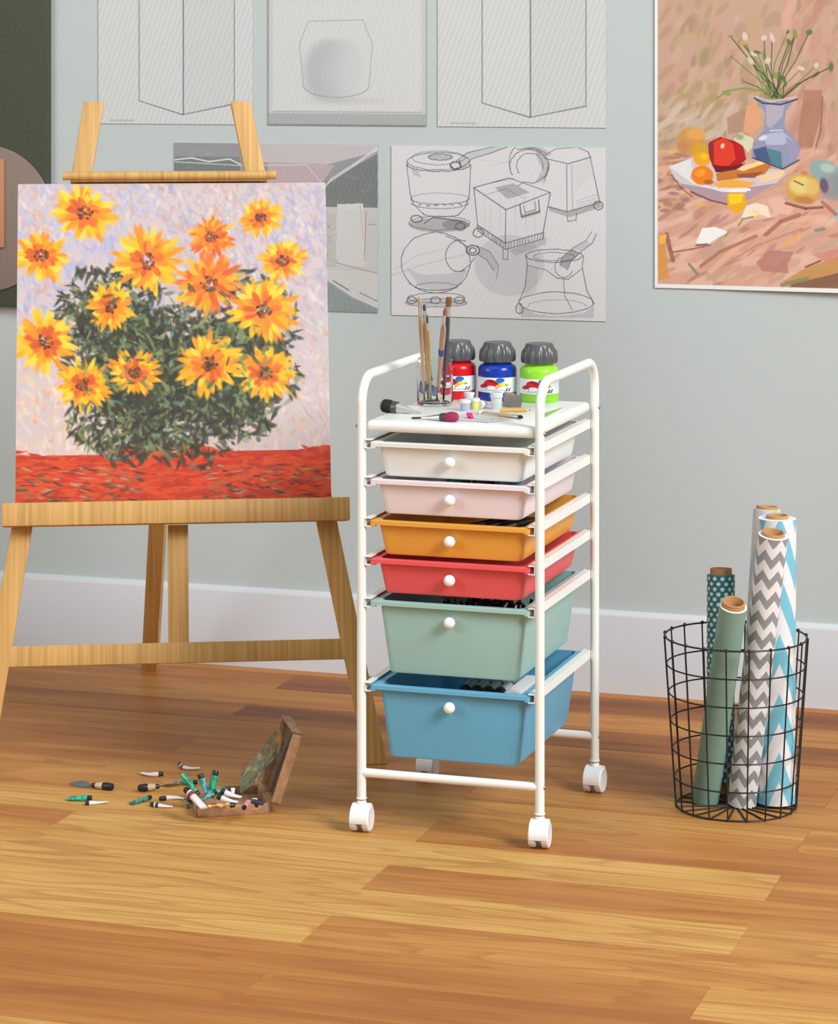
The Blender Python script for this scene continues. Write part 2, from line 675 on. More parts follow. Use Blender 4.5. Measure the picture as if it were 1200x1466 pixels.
RAILS = [0.692, 0.6255, 0.5525, 0.484, 0.4095, 0.2595]
for z in RAILS:
    for sd in (0, 1):
        # C channel, open towards the drawer
        prof = [(0.0072, -0.008), (0.0198, -0.008), (0.0198, -0.0066), (0.0086, -0.0066), (0.0086, 0.0066), (0.0198, 0.0066), (0.0198, 0.008), (0.0072, 0.008)]
        if sd:
            prof = [(CW - px_, pz_) for px_, pz_ in prof][::-1]
        obj('rail', loft([[(px_, -0.006, z + pz_) for px_, pz_ in prof], [(px_, CD + 0.002, z + pz_) for px_, pz_ in prof]]), M_white, cart, smooth=None)


def rrect(x0, x1, y0, y1, r, z, n=5):
    out = []
    for cx_, cy_, a in ((x1 - r, y1 - r, 0), (x0 + r, y1 - r, 90), (x0 + r, y0 + r, 180), (x1 - r, y0 + r, 270)):
        for k in range(n + 1):
            t = math.radians(a + 90 * k / n)
            out.append((cx_ + r * math.cos(t), cy_ + r * math.sin(t), z))
    return out


def drawer_shape(h, taper, inset):
    """open tray hanging from its rim; z=0 is the middle of the rim"""
    zt = 0.0038
    X0, X1, Y0, Y1 = inset, CW - inset, 0.006, CD - 0.004
    rx0, rx1, ry0, ry1 = 0.0165, CW - 0.0165, -0.005, CD
    th, r = 0.0022, 0.012
    L = [rrect(X0 + taper + 0.006, X1 - taper - 0.006, Y0 + taper * 0.6 + 0.006, Y1 - taper - 0.006, r * 0.7, zt - h),
         rrect(X0 + taper + 0.0015, X1 - taper - 0.0015, Y0 + taper * 0.6 + 0.0015, Y1 - taper - 0.0015, r, zt - h + 0.0018),
         rrect(X0 + taper, X1 - taper, Y0 + taper * 0.6, Y1 - taper, r, zt - h + 0.006),
         rrect(X0, X1, Y0, Y1, r, -0.0038),
         rrect(rx0, rx1, ry0, ry1, 0.006, -0.0038),
         rrect(rx0, rx1, ry0, ry1, 0.006, zt - 0.0008),
         rrect(rx0 + 0.0008, rx1 - 0.0008, ry0 + 0.0008, ry1 - 0.0008, 0.006, zt),
         rrect(X0 + th, X1 - th, Y0 + th, Y1 - th, r, zt),
         rrect(X0 + taper + th, X1 - taper - th, Y0 + taper * 0.6 + th, Y1 - taper - th, r, zt - h + th + 0.004),
         rrect(X0 + taper + th + 0.004, X1 - taper - th - 0.004, Y0 + taper * 0.6 + th + 0.004, Y1 - taper - th - 0.004, r * 0.7, zt - h + th)]
    tabs = [rbox(0.0185, 0.0275, -0.0048, 0.004, -0.0075, -0.003, 0.001), rbox(CW - 0.0275, CW - 0.0185, -0.0048, 0.004, -0.0075, -0.003, 0.001)]
    return [loft(L)] + tabs


DR = [('white', rgb(234, 235, 229), 0.063, 0.009, 0.029), ('pale pink', rgb(236, 222, 228), 0.063, 0.009, 0.029), ('orange', rgb(230, 164, 66), 0.063, 0.009, 0.029),
      ('coral red', rgb(232, 88, 92), 0.063, 0.009, 0.029), ('sage green', rgb(158, 196, 189), 0.131, 0.0145, 0.031), ('blue', rgb(101, 171, 206), 0.131, 0.0145, 0.031)]
knob_prof = [(0.005, 0), (0.005, 0.0035)] + [(0.0102 * math.sin(PI * k / 12), 0.0115 - 0.0102 * math.cos(PI * k / 12)) for k in range(3, 13)]
for z, (cn, c, h, tp, ins) in zip(RAILS, DR):
    d = obj('drawer', drawer_shape(h, tp, ins), mat('plastic_' + cn.replace(' ', '_'), c, 0.42), cart, loc=(0, 0, z), smooth=40)
    d['label'] = cn + (' deep plastic drawer' if h > 0.1 else ' shallow plastic drawer')
    fy = 0.006 + (0.031 / h) * tp * 0.6
    obj('knob', lathe(knob_prof, 24), M_knob, d, loc=(CW / 2, fy + 0.0005, 0.0038 - 0.031), rot=(PI / 2, 0, 0), smooth=60)


def caster(x, y, yaw):
    c = obj('caster', caster_shapes, M_plastic_white, cart, loc=(x, y, 0), rot=(0, 0, yaw))
    for sx in (-1, 1):
        obj('wheel', wheel_shape(sx), M_wheel, c)
    obj('stem', [lathe([(0.0042, 0.046), (0.0042, 0.066)], 16), move(lathe([(0.0055, 0), (0.0055, 0.002)], 16), 0, 0, 0.0552)], M_steel, c)
    return c


M_wheel = mat('caster_wheel_plastic', rgb(232, 233, 235), 0.4)
hood_pts = [(0.0245 * math.cos(a), 0.0258 + 0.0245 * math.sin(a)) for a in [math.radians(-18 + 216 * k / 26) for k in range(27)]]
hood_in = [(0.0205 * math.cos(a), 0.0258 + 0.0205 * math.sin(a)) for a in [math.radians(-18 + 216 * k / 26) for k in range(27)]][::-1]
hood_poly = [(p[0], p[1]) for p in hood_pts + hood_in]
# hood shell runs across the wheels (axis x); a rib divides the wheels
hood = loft([[(xx, a, b) for a, b in hood_poly] for xx in (-0.0155, 0.0155)])
rib = loft([[(xx, a, b) for a, b in [(0.0245 * math.cos(t), 0.0258 + 0.0245 * math.sin(t)) for t in [math.radians(20 + 140 * k / 14) for k in range(15)]]] for xx in (-0.003, 0.003)])
caster_shapes = [hood, rib, move(lathe([(0.0085, 0), (0.0085, 0.004), (0.0072, 0.0062)], 20), 0, 0, 0.049)]


def wheel_shape(sx):
    w = lathe([(0.0, -0.0085), (0.0195, -0.0085), (0.0228, -0.0065), (0.0232, 0.0), (0.0228, 0.0065), (0.0205, 0.0088), (0.019, 0.0082), (0.005, 0.0074), (0.0, 0.0078)], 36)
    return xf(w, T(sx * 0.0112, 0, 0.0234) @ R('Y', sx * PI / 2) @ Matrix.Diagonal((1, 1, 0.76, 1)))


for x, y, yaw in ((0, 0, 0.06), (CW, 0, 0.1), (CW, CD, -0.05), (0, CD, 0.02)):
    caster(x, y, yaw)


# ------------------------------------------------------------------ things inside the drawers
def paint_pot(label, x, y, z, colr, capc, r):
    t = thing('paint_pot', label, 'paint pot', cart_pt(x, y, z), CROT)
    obj('body', lathe([(r * 0.94, 0), (r, 0.002), (r, 0.040), (r * 0.9, 0.044)], 32), colr, t)
    obj('cap', lathe([(r * 0.96, 0.0435), (r, 0.0445), (r, 0.060), (r * 0.94, 0.0622)], 32), capc, t)
    return t


pz = 0.6255 + 0.0038 - 0.063 + 0.0025
paint_pot('small green paint pot standing in the pale pink drawer', 0.166, 0.05, pz, mat('paint_green', rgb(28, 112, 66), 0.35), mat('cap_green', rgb(30, 120, 70), 0.4), 0.022)
paint_pot('small black paint pot standing in the pale pink drawer', 0.213, 0.05, pz, M_black, M_black, 0.021)
paint_pot('small teal paint pot standing in the pale pink drawer', 0.2585, 0.05, pz, mat('paint_teal', rgb(52, 140, 152), 0.35), mat('cap_teal', rgb(46, 132, 146), 0.4), 0.022)

pz = 0.5525 + 0.0038 - 0.063 + 0.0025
pc = thing('pen_case', 'dark brown pen case lying inside the orange drawer', 'pen case', cart_pt(0.235, 0.13, pz), CROT)
obj('case_body', rbox(-0.055, 0.055, -0.1, 0.1, 0, 0.042, 0.006, 3), mat('dark_leather', rgb(58, 36, 26), 0.55), pc)
obj('zipper', rbox(-0.05, 0.05, -0.101, -0.0985, 0.014, 0.017, 0.0005), M_steel, pc)
for k, (dx, cn, cc) in enumerate(((-0.032, 'left', rgb(24, 22, 26)), (-0.006, 'middle', rgb(40, 30, 30)), (0.026, 'right', rgb(30, 26, 30)))):
    q = thing('pen', 'black pen lying %s of three on the pen case' % cn, 'pen', cart_pt(0.235 + dx, 0.115, pz + 0.0475), CROT + -0.35, 'pens on the pen case')
    obj('barrel', xf(lathe([(0.0045, 0), (0.0052, 0.006), (0.0052, 0.09)], 12), T(0, 0.07, 0) @ R('X', PI / 2)), mat('pen_black_%d' % k, cc, 0.3), q)
    obj('pen_cap', xf(lathe([(0.0055, 0.088), (0.0055, 0.12), (0.004, 0.127)], 12), T(0, 0.07, 0) @ R('X', PI / 2)), M_steel, q)

tr = random.Random(5)
zb = 0.4095 + 0.0038 - 0.131 + 0.006
pts = []
for k in range(420):
    a = k * 0.41
    rr = 0.25 + 0.75 * abs(math.sin(k * 0.117))
    px_, py_ = 0.19 + 0.084 * rr * math.cos(a) + tr.uniform(-.008, .008), 0.115 + 0.082 * rr * math.sin(a * 1.07) + tr.uniform(-.008, .008)
    pz_ = zb + 0.004 + 0.117 * (0.15 + 0.85 * tr.random()) * (1 - 0.12 * rr)
    pts.append((px_, py_, pz_))
sm = []
for k in range(len(pts) - 1):
    sm += [tuple(pts[k][i] * (1 - u) + pts[k + 1][i] * u for i in range(3)) for u in (0, 0.5)]
M_yarn = mat('dark_red_black_cord', rgb(46, 14, 18), 0.25, vary=(40, 0.8))
yt = obj('cord_tangle', tube(sm, 0.0028, 6), M_yarn, None, loc=(0, 0, 0))
yt.location = (CX, CY, 0)
yt.rotation_euler = (0, 0, CROT)
tag(yt, 'tangle of glossy black and dark red cord heaped in the sage green drawer', 'cord')

zb = 0.2595 + 0.0038 - 0.131 + 0.0025
bx = thing('marker_box', 'open white box of markers inside the blue drawer', 'box', cart_pt(0.222, 0.105, zb), CROT)
bw, bd, bh = 0.06, 0.07, 0.124
obj('box_body', [rbox(-bw, bw, -bd, bd, 0, 0.003), rbox(-bw, -bw + 0.003, -bd, bd, 0, bh - 0.03), rbox(bw - 0.026, bw, -bd, bd, 0, bh), rbox(-bw, bw, -bd, -bd + 0.003, 0, bh - 0.03), rbox(-bw, bw, bd - 0.003, bd, 0, bh - 0.012)], M_plastic_white, bx)
obj('inner_tray', rbox(-bw + 0.003, bw - 0.026, -bd + 0.003, bd - 0.003, 0.1045, 0.1083), mat('dark_tray', rgb(24, 20, 34), 0.5), bx)
M_grn = mat('marker_green', rgb(30, 92, 34), 0.4)
M_mark = mat('marker_white', rgb(206, 206, 206), 0.35)
for k in range(4):
    m_ = thing('marker', '%s of four white markers in the blue drawer' % ('leftmost', 'second from left', 'third from left', 'rightmost')[k], 'marker', cart_pt(0.1765 + k * 0.0222, 0.105, zb + 0.118), CROT, 'markers in the white box')
    obj('barrel', xf(lathe([(0.0095, 0.012), (0.0095, 0.06), (0.006, 0.066)], 16), T(0, -0.062, 0) @ R('X', -PI / 2)), M_mark, m_)
    obj('cap', xf(lathe([(0.0088, 0), (0.0098, 0.002), (0.0098, 0.014)], 16), T(0, -0.062, 0) @ R('X', -PI / 2)), M_black, m_)
    obj('tip', xf(lathe([(0.006, 0.064), (0.0055, 0.078), (0.002, 0.088)], 12), T(0, -0.062, 0) @ R('X', -PI / 2)), M_grn, m_)


# ------------------------------------------------------------------ on the cart top: paint bottles
ZS = 0.7331
M_cap = mat('grey_screw_cap', rgb(84, 84, 85), 0.32)


def ribbed_cap(r, z0, z1):
    """screw cap with finger grooves"""
    L = []
    H_ = z1 - z0
    for rel, z, amp in ((0.93, 0, 0.2), (1.0, 0.06, 0.8), (1.01, 0.3, 1.0), (0.97, 0.58, 1.0), (0.86, 0.72, 0.6), (0.77, 0.86, 0.12), (0.745, 0.95, 0.0), (0.70, 1.0, 0.0)):
        n = 112
        ring = []
        for k in range(n):
            a = 2 * PI * k / n
            g = 0.5 + 0.5 * math.cos(14 * a)
            rr = r * rel * (1 - 0.115 * amp * (1 - g) ** 1.3)
            ring.append((rr * math.cos(a), rr * math.sin(a), z0 + H_ * z))
        L.append(ring)
    n = 112
    L.append([(r * 0.66 * math.cos(2 * PI * k / n), r * 0.66 * math.sin(2 * PI * k / n), z1 - 0.0008) for k in range(n)])
    return loft(L)


def label_art(seed):
    """white label with a spray of red, blue, yellow petals over a line of black handwriting"""
    a = Art(220, 76, (240, 241, 242))
    r = random.Random(11)
    for cx_, cy_, rx, ry, an, c in ((62, 40, 22, 11, -0.5, (178, 18, 40)), (76, 20, 18, 10, -0.5, (192, 24, 42)), (92, 22, 18, 11, 0.5, (160, 14, 38)), (80, 32, 16, 10, 0.1, (206, 30, 46)), (100, 36, 14, 9, 0.25, (186, 22, 44)),
                                    (52, 44, 14, 8, -0.3, (200, 26, 40)), (116, 12, 15, 12, 0.1, (16, 96, 178)), (114, 24, 9, 10, 0.1, (22, 112, 190)), (126, 34, 17, 8, 0.2, (240, 214, 40)),
                                    (112, 40, 13, 7, -0.3, (244, 176, 60)), (137, 36, 7, 7, 0, (112, 176, 60)), (106, 48, 12, 5, -0.5, (240, 160, 80)), (140, 30, 5, 4, 0, (240, 214, 60))):
        a.dab(cx_, cy_, rx, ry, an, c, 1.0, 0.12)
        for k in range(3):
            a.dab(cx_ + r.uniform(-1, 1) * rx * .6, cy_ + r.uniform(-1, 1) * ry * .6, rx * .3, ry * .3, an, [min(255, v * 1.25) for v in c], .6, .6)
    a.dab(84, 54, 22, 12, -.1, (240, 241, 242), .9, .5)
    x = 66
    for k in range(8):   # small joined script letters
        hgt = (17, 6, 6, 8, 14, 6, 6, 6)[k]
        a.line([(x, 68), (x + 2.5, 67 - hgt), (x + 5.5, 68 - hgt), (x + 4, 66), (x + 7.5, 68)], 1.2, (44, 44, 50), .75)
        x += 8.2
    for k in range(2):
        a.line([(x, 68), (x + 9, 52), (x + 10, 54), (x + 4, 67), (x + 8, 68)], 2.6, (24, 24, 28))
        x += 10
    return a


def paint_bottle(px_loc, colr, label, yaw):
    t = thing('paint_bottle', label, 'bottle', px_loc, 0)
    r = 0.0365
    obj('body', lathe([(r * 0.93, 0), (r * 0.985, 0.0025), (r, 0.006), (r, 0.0555), (r * 0.985, 0.0605), (r * 0.92, 0.0645), (r * 0.74, 0.0685), (r * 0.7, 0.070), (r * 0.7, 0.076)], 48), colr, t)
    obj('cap', ribbed_cap(0.0352, 0.0725, 0.1085), M_cap, t, smooth=50)
    A = label_art(0)
    ang = np.linspace(-1.75, 1.75, A.w)
    zz = np.linspace(0.0445, 0.0165, A.h)
    aa, zg = np.meshgrid(ang, zz)
    rr = r + 0.0004
    P = np.stack([rr * np.sin(aa), -rr * np.cos(aa), zg], -1)
    Pi = np.stack([(r - 0.0006) * np.sin(ang), -(r - 0.0006) * np.cos(ang), np.full(A.w, 0.0165)], -1)
    grid_obj('label', P, A.a, M_label, t, rot=(0, 0, yaw))
    return t


paint_bottle((-1.5462, 5.0430, 0.7331), mat('paint_red', rgb(206, 18, 22), 0.25), 'red paint bottle with grey ribbed cap behind the glass jar', 0.33)
paint_bottle((-1.4657, 5.0412, 0.7331), mat('paint_blue', rgb(18, 54, 160), 0.25), 'blue paint bottle with grey ribbed cap, middle of the row', 0.33)
paint_bottle((-1.3833, 5.0403, 0.7331), mat('paint_lime', rgb(146, 218, 50), 0.3), 'lime green paint bottle with grey ribbed cap at the right end', 0.33)

# ------------------------------------------------------------------ glass jar with brushes
M_glass = bpy.data.materials.new('clear_glass')
M_glass.use_nodes = True
_b = M_glass.node_tree.nodes['Principled BSDF']
_b.inputs['Base Color'].default_value = (0.93, 0.97, 0.955, 1)
_b.inputs['Roughness'].default_value = 0.03
_b.inputs['IOR'].default_value = 1.16
_b.inputs['Transmission Weight'].default_value = 1.0
JP = (-1.5533, 4.9262, 0.7331)
jar = thing('glass_jar', 'clear glass jar with paint smears holding five brushes', 'jar', JP, 0.32)
jr = 0.0335
outer = [(jr * 0.86, 0), (jr * 0.97, 0.002), (jr, 0.006), (jr, 0.066), (jr * 0.985, 0.071), (jr * 0.92, 0.075), (jr * 0.92, 0.0775), (jr * 0.965, 0.079), (jr * 0.965, 0.085), (jr * 0.94, 0.0865)]
inner = [(jr * 0.86, 0.086), (jr * 0.85, 0.076), (jr * 0.92, 0.068), (jr * 0.93, 0.062), (jr * 0.93, 0.008), (jr * 0.84, 0.005), (0.0, 0.005)]
obj('jar_glass', lathe([(0, 0)] + outer + inner, 48, caps=False), M_glass, jar, smooth=50)
M_smear = mat('blue_paint_smear', rgb(120, 136, 190), 0.5)
M_smear2 = mat('peach_paint_smear', rgb(228, 196, 160), 0.5)
M_smear3 = mat('red_paint_smear', rgb(176, 76, 84), 0.5)


def smear(name, outline, m_):
    """dried paint on the inner wall: outline in (angle deg, height)"""
    bm = bmesh.new()
    ring = [bm.verts.new(((jr * 0.927) * math.sin(math.radians(a)), -(jr * 0.927) * math.cos(math.radians(a)), z)) for a, z in outline]
    ca, cz = sum(a for a, z in outline) / len(outline), sum(z for a, z in outline) / len(outline)
    c = bm.verts.new(((jr * 0.926) * math.sin(math.radians(ca)), -(jr * 0.926) * math.cos(math.radians(ca)), cz))
    for i in range(len(ring)):
        bm.faces.new((ring[i], ring[(i + 1) % len(ring)], c))
    ext = bmesh.ops.extrude_face_region(bm, geom=list(bm.faces))
    for v in ext['geom']:
        if isinstance(v, bmesh.types.BMVert):
            v.co.x *= 0.985
            v.co.y *= 0.985
    bm.verts.index_update()
    sh = (np.array([v.co[:] for v in bm.verts]), [[q.index for q in f.verts] for f in bm.faces])
    bm.free()
    obj(name, sh, m_, jar)


smear('paint_smear', [(-74, 0.026), (-66, 0.043), (-48, 0.049), (-28, 0.045), (-12, 0.041), (4, 0.036), (10, 0.026), (-2, 0.019), (-16, 0.022), (-32, 0.027), (-52, 0.024)], M_smear)
smear('paint_smear', [(-22, 0.060), (-12, 0.058), (-8, 0.050), (-16, 0.046), (-26, 0.050)], M_smear)
smear('paint_smear', [(8, 0.026), (18, 0.026), (22, 0.018), (28, 0.012), (16, 0.008), (10, 0.016)], M_smear2)
smear('paint_smear', [(22, 0.066), (38, 0.068), (40, 0.056), (24, 0.052)], M_smear3)
smear('paint_smear', [(22, 0.044), (34, 0.046), (34, 0.036), (24, 0.034)], M_smear3)
smear('paint_smear', [(56, 0.062), (66, 0.064), (66, 0.05), (58, 0.048)], M_smear3)

M_hwood = wood('brush_handle_wood', rgb(186, 150, 116), rgb(226, 198, 168), (40, 40, 6), 0.4)
M_gold = mat('gold_handle', rgb(186, 148, 84), 0.35, vary=(90, 0.25))
M_dgrey = mat('dark_grey_handle', rgb(78, 74, 92), 0.45)
M_blueh = mat('blue_stained_handle', rgb(182, 152, 132), 0.45, vary=(60, 0.2))
M_bris = mat('pale_bristle', rgb(206, 196, 150), 0.8, bump=(500, 0.4))
M_brisb = mat('brown_bristle', rgb(150, 118, 80), 0.8, bump=(500, 0.4))
M_brisd = mat('dark_bristle', rgb(96, 96, 84), 0.8, bump=(500, 0.4))
M_bluep = mat('blue_paint_spot', rgb(66, 74, 168), 0.5)


def brush(name, label, base, tip, rh, mh, rb, mb, fl=0.024, bl=0.020, flat=1.0, neck=0.45, group=None, cat='brush', spot=None):
    """brush from the end of its handle (base) to the tip of its bristles"""
    t = thing(name, label, cat, base, 0, group)
    d = Vector(tip) - Vector(base)
    L = d.length
    q = d.to_track_quat('Z', 'Y')
    t.rotation_mode = 'QUATERNION'
    t.rotation_quaternion = q
    hl = L - fl - bl
    hp = [(rh * 0.35, 0), (rh * 0.5, 0.003), (rh * 0.62, hl * 0.25), (rh * 0.85, hl * 0.6), (rh, hl * 0.82), (rh * 0.93, hl * 0.92), (rb * 0.92, hl)]
    obj('handle', lathe(hp, 16), mh, t)
    obj('ferrule', loft([circ(rb, hl - 0.002, 18), circ(rb * 1.04, hl + fl * 0.25, 18), circ(rb * 1.0, hl + fl * 0.3, 18), circ(rb * (1.02 if flat == 1 else 1.3), hl + fl, 18, ry=rb * flat)]), M_silver, t)
    wb = rb * (1.0 if flat == 1 else 1.28)
    obj('bristles', loft([circ(wb * 0.96, hl + fl - 0.001, 18, ry=rb * 0.96 * flat), circ(wb * 1.12, hl + fl + bl * 0.35, 18, ry=rb * 1.05 * flat), circ(wb * (0.75 if flat == 1 else 1.1), hl + fl + bl * 0.75, 18, ry=rb * 0.7 * flat), circ(wb * (0.12 if flat == 1 else 0.85), L, 18, ry=rb * 0.12)]), mb, t)
    if spot:
        obj('paint_spot', lathe([(rh * 0.86, hl * 0.60), (rh * 0.99, hl * 0.62), (rh * 1.02, hl * 0.66), (rh * 0.98, hl * 0.68)], 16), spot, t)
    return t


J = Vector(JP)


def jb(a, b, z=0.007):
    return (J.x + 0.952 * a - 0.306 * b, J.y + 0.306 * a + 0.952 * b, J.z + z)


GB = 'brushes standing in the glass jar'
brush('paint_brush', 'wooden brush with pale yellow tip, leftmost in the jar', jb(-0.020, 0.004), (-1.5091, 4.6933, 0.9562), 0.0042, M_hwood, 0.0029, M_bris, 0.036, 0.02, group=GB)
brush('paint_brush', 'wooden brush with dark tip, second from left in the jar', jb(-0.013, 0.014), (-1.5069, 4.7151, 0.9407), 0.0040, M_hwood, 0.0028, M_brisd, 0.032, 0.018, group=GB)
brush('paint_brush', 'thin gold handled brush, shortest in the jar', jb(-0.008, -0.010), (-1.4976, 4.7023, 0.9235), 0.0034, M_gold, 0.0020, M_brisd, 0.022, 0.026, group=GB)
brush('paint_brush', 'wooden brush with blue paint stain leaning right in the jar', jb(0.004, 0.004), (-1.4684, 4.7170, 0.9354), 0.0056, M_blueh, 0.0030, M_brisb, 0.026, 0.022, group=GB, spot=M_bluep)
brush('paint_brush', 'flat brush with dark grey handle, rightmost in the jar', jb(0.016, 0.010), (-1.4678, 4.7382, 0.9523), 0.0046, M_dgrey, 0.0040, M_brisb, 0.024, 0.026, flat=0.6, group=GB)

# ------------------------------------------------------------------ loose items on the cart top
M_fluff = mat('black_bristle', rgb(34, 28, 26), 0.8, bump=(700, 0.5))
M_fluffg = mat('grey_bristle_tip', rgb(150, 150, 148), 0.85, bump=(700, 0.5))
M_ringg = mat('grey_green_collar', rgb(86, 88, 80), 0.35, 0.4)
M_pale = mat('pale_grey_handle', rgb(198, 196, 190), 0.3, 0.5)
t = thing('mop_brush', 'fat round brush with black bristles lying at the left shelf edge', 'brush', (-1.5414, 4.7998, 0.7331))
P0, P1 = Vector((-1.5352, 4.7847, 0.7365)), Vector((-1.6171, 4.7982, 0.7462))
d = P1 - P0
LL = d.length
t.location = P0
t.rotation_mode = 'QUATERNION'
t.rotation_quaternion = d.to_track_quat('Z', 'Y')
obj('handle', lathe([(0.0020, 0), (0.0028, LL * 0.18), (0.0045, LL * 0.26), (0.0092, LL * 0.5), (0.0102, LL * 0.565)], 24), M_pale, t)
obj('collar', lathe([(0.0106, LL * 0.555), (0.0116, LL * 0.57), (0.012, LL * 0.68), (0.0114, LL * 0.7)], 24), M_ringg, t)
obj('bristles', lathe([(0.0112, LL * 0.69), (0.0128, LL * 0.8), (0.0118, LL * 0.92)], 24), M_fluff, t)
obj('bristle_tip', lathe([(0.0112, LL * 0.915), (0.0085, LL * 0.97), (0.004, LL), (0.0, LL * 1.01)], 24), M_fluffg, t)

M_crim = mat('crimson_bristle', rgb(158, 42, 84), 0.8, bump=(400, 0.6), vary=(300, 0.35))
P0, P1 = Vector((-1.5335, 4.7220, 0.7350)), Vector((-1.4413, 4.7071, 0.7425))
d = P1 - P0
LL = d.length
t = thing('dabber_brush', 'dabber brush with crimson head and dark green collar by the front edge', 'brush', P0)
t.rotation_mode = 'QUATERNION'
t.rotation_quaternion = d.to_track_quat('Z', 'Y')
obj('handle', lathe([(0.001, 0), (0.0018, LL * 0.05), (0.0018, LL * 0.25)], 14), M_black, t)
obj('cone', lathe([(0.0016, LL * 0.2), (0.0022, LL * 0.26), (0.0066, LL * 0.64)], 20), M_silver, t)
obj('collar', lathe([(0.0068, LL * 0.63), (0.0078, LL * 0.65), (0.008, LL * 0.75)], 20), mat('dark_green_collar', rgb(52, 62, 54), 0.4), t)
obj('bristles', lathe([(0.0076, LL * 0.745), (0.0095, LL * 0.82), (0.0098, LL * 0.9), (0.007, LL * 0.98), (0.002, LL)], 20), M_crim, t)

# pink blob of paint: three soft lobes in one lump
M_mag = mat('magenta_paint', rgb(226, 40, 150), 0.35)
b0 = Vector((-1.4353, 4.7558, 0.7341))
tag(obj('paint_lump', [ball(0.0042, (0, 0, 0.0035)), ball(0.0036, (0.0055, -0.003, 0.003)), ball(0.0036, (-0.003, 0.003, 0.0072)), ball(0.003, (0.0035, 0.001, 0.0078))], M_mag, None, loc=b0), 'bright magenta lump of paint on the stained paper', 'paint')


def cup(px_loc, rot, body, lid, label, r=0.0085, h=0.018, lying=False):
    t = thing('paint_cup', label, 'cup', px_loc)
    obj('cup_body', lathe([(r * 0.82, 0), (r * 0.88, 0.001), (r * 0.96, h * 0.72)], 24), body, t)
    obj('lid', lathe([(r * 1.06, h * 0.7), (r * 1.1, h * 0.74), (r * 1.1, h * 0.97), (r * 1.02, h)], 24), lid, t)
    if lying:
        t.rotation_euler = rot
    return t


M_lidw = mat('translucent_white_lid', rgb(226, 226, 224), 0.3)
M_lil = mat('lilac_cup', rgb(178, 176, 206), 0.35)
M_yel = mat('yellow_cup', rgb(224, 218, 130), 0.35)
M_clr = mat('milky_cup', rgb(214, 216, 216), 0.3)
cup((-1.4754, 4.8620, 0.7331), None, M_lil, M_lidw, 'lilac paint cup with white lid beside the crimson brush', 0.0098, 0.0205)
cup((-1.4646, 4.8862, 0.7331), None, M_yel, M_lidw, 'yellow paint cup with white lid right of the lilac one', 0.0092, 0.0205)
cup((-1.5030, 4.9800, 0.7331), None, M_clr, M_lidw, 'colourless paint cup standing behind the yellow cup', 0.009, 0.019)
cup((-1.4261, 4.8986, 0.7331), None, M_clr, M_clr, 'tall milky paint cup in front of the blue bottle', 0.0108, 0.031)
cup((-1.4510, 4.9060, 0.7415), (PI / 2, 0, -0.35), M_clr, M_lidw, 'white paint cup lying on its side, base facing front', 0.0076, 0.017, True)
tag(obj('eraser', rbox(-0.0048, 0.0048, -0.004, 0.004, 0, 0.007, 0.0018, 3), mat('eraser_white', rgb(222, 220, 214), 0.7), None, loc=(-1.4323, 4.8160, 0.7342), rot=(0, 0, 0.5)), 'small whitish eraser lying on the paper before the cups', 'eraser')

# wide flat brush seen from its bristle side
M_hake = mat('grey_hake_bristle', rgb(124, 118, 112), 0.85, bump=(300, 0.5), vary=(160, 0.25))
t = thing('flat_brush', 'wide flat grey brush propped before the blue bottle', 'brush', (-1.4074, 4.9360, 0.7331), 0.34)
obj('bristles', xf(rbox(-0.0172, 0.0172, -0.004, 0.004, 0, 0.0235, 0.0015, 2), R('Y', 0.12)), M_hake, t)
obj('ferrule', xf(rbox(-0.0178, 0.002, -0.0046, 0.0046, 0.021, 0.0265, 0.001, 2), R('Y', 0.12)), mat('brown_ferrule', rgb(150, 126, 116), 0.5), t)
obj('handle', xf(tube([(-0.004, 0.003, 0.022), (-0.006, 0.02, 0.014), (-0.008, 0.05, 0.006)], [0.003, 0.0028, 0.0022], 10), R('Y', 0.0)), M_hwood, t)

# pencil
P0, P1 = Vector((-1.4079, 4.8590, 0.7368)), Vector((-1.3559, 4.8809, 0.7368))
d = P1 - P0
LL = d.length
t = thing('pencil', 'yellow pencil with sharpened point lying on the shelf', 'pencil', P0)
t.rotation_mode = 'QUATERNION'
t.rotation_quaternion = d.to_track_quat('Z', 'Y')
obj('barrel', loft([circ(0.0034, 0, 6), circ(0.0034, LL * 0.83, 6)]), mat('pencil_yellow', rgb(226, 178, 72), 0.4), t, smooth=None)
obj('sharpened_wood', lathe([(0.0033, LL * 0.83), (0.0012, LL * 0.95)], 12), mat('bare_wood', rgb(222, 196, 152), 0.7), t)
obj('lead', lathe([(0.0012, LL * 0.95), (0.0, LL)], 10), M_black, t)

# stained paper and the brush lying on it
A = Art(120, 90, (212, 210, 200))
r2 = random.Random(4)
for k in range(46):
    A.dab(r2.uniform(0, 120), r2.uniform(60, 90), r2.uniform(3, 12), r2.uniform(1.5, 5), r2.uniform(-.4, .4), r2.choice([(150, 186, 180), (208, 176, 130), (180, 150, 184), (222, 190, 196), (236, 234, 226), (170, 170, 160)]), 0.7, 0.6)
for k in range(14):
    A.dab(r2.uniform(80, 120), r2.uniform(10, 90), r2.uniform(3, 10), r2.uniform(2, 5), r2.uniform(0, 3), r2.choice([(120, 110, 124), (186, 160, 190), (150, 140, 130)]), 0.6, 0.6)
C0, C1, C2, C3 = [Vector(p) for p in ((-1.4755, 4.7336, 0.7334), (-1.3864, 4.7135, 0.7334), (-1.3392, 4.7972, 0.7334), (-1.4535, 4.8874, 0.7334))]
uu, vv = np.meshgrid(np.linspace(0, 1, A.w), np.linspace(1, 0, A.h))
P = np.zeros((A.h, A.w, 3))
for i in range(3):
    P[..., i] = C0[i] * (1 - uu) * (1 - vv) + C1[i] * uu * (1 - vv) + C2[i] * uu * vv + C3[i] * (1 - uu) * vv
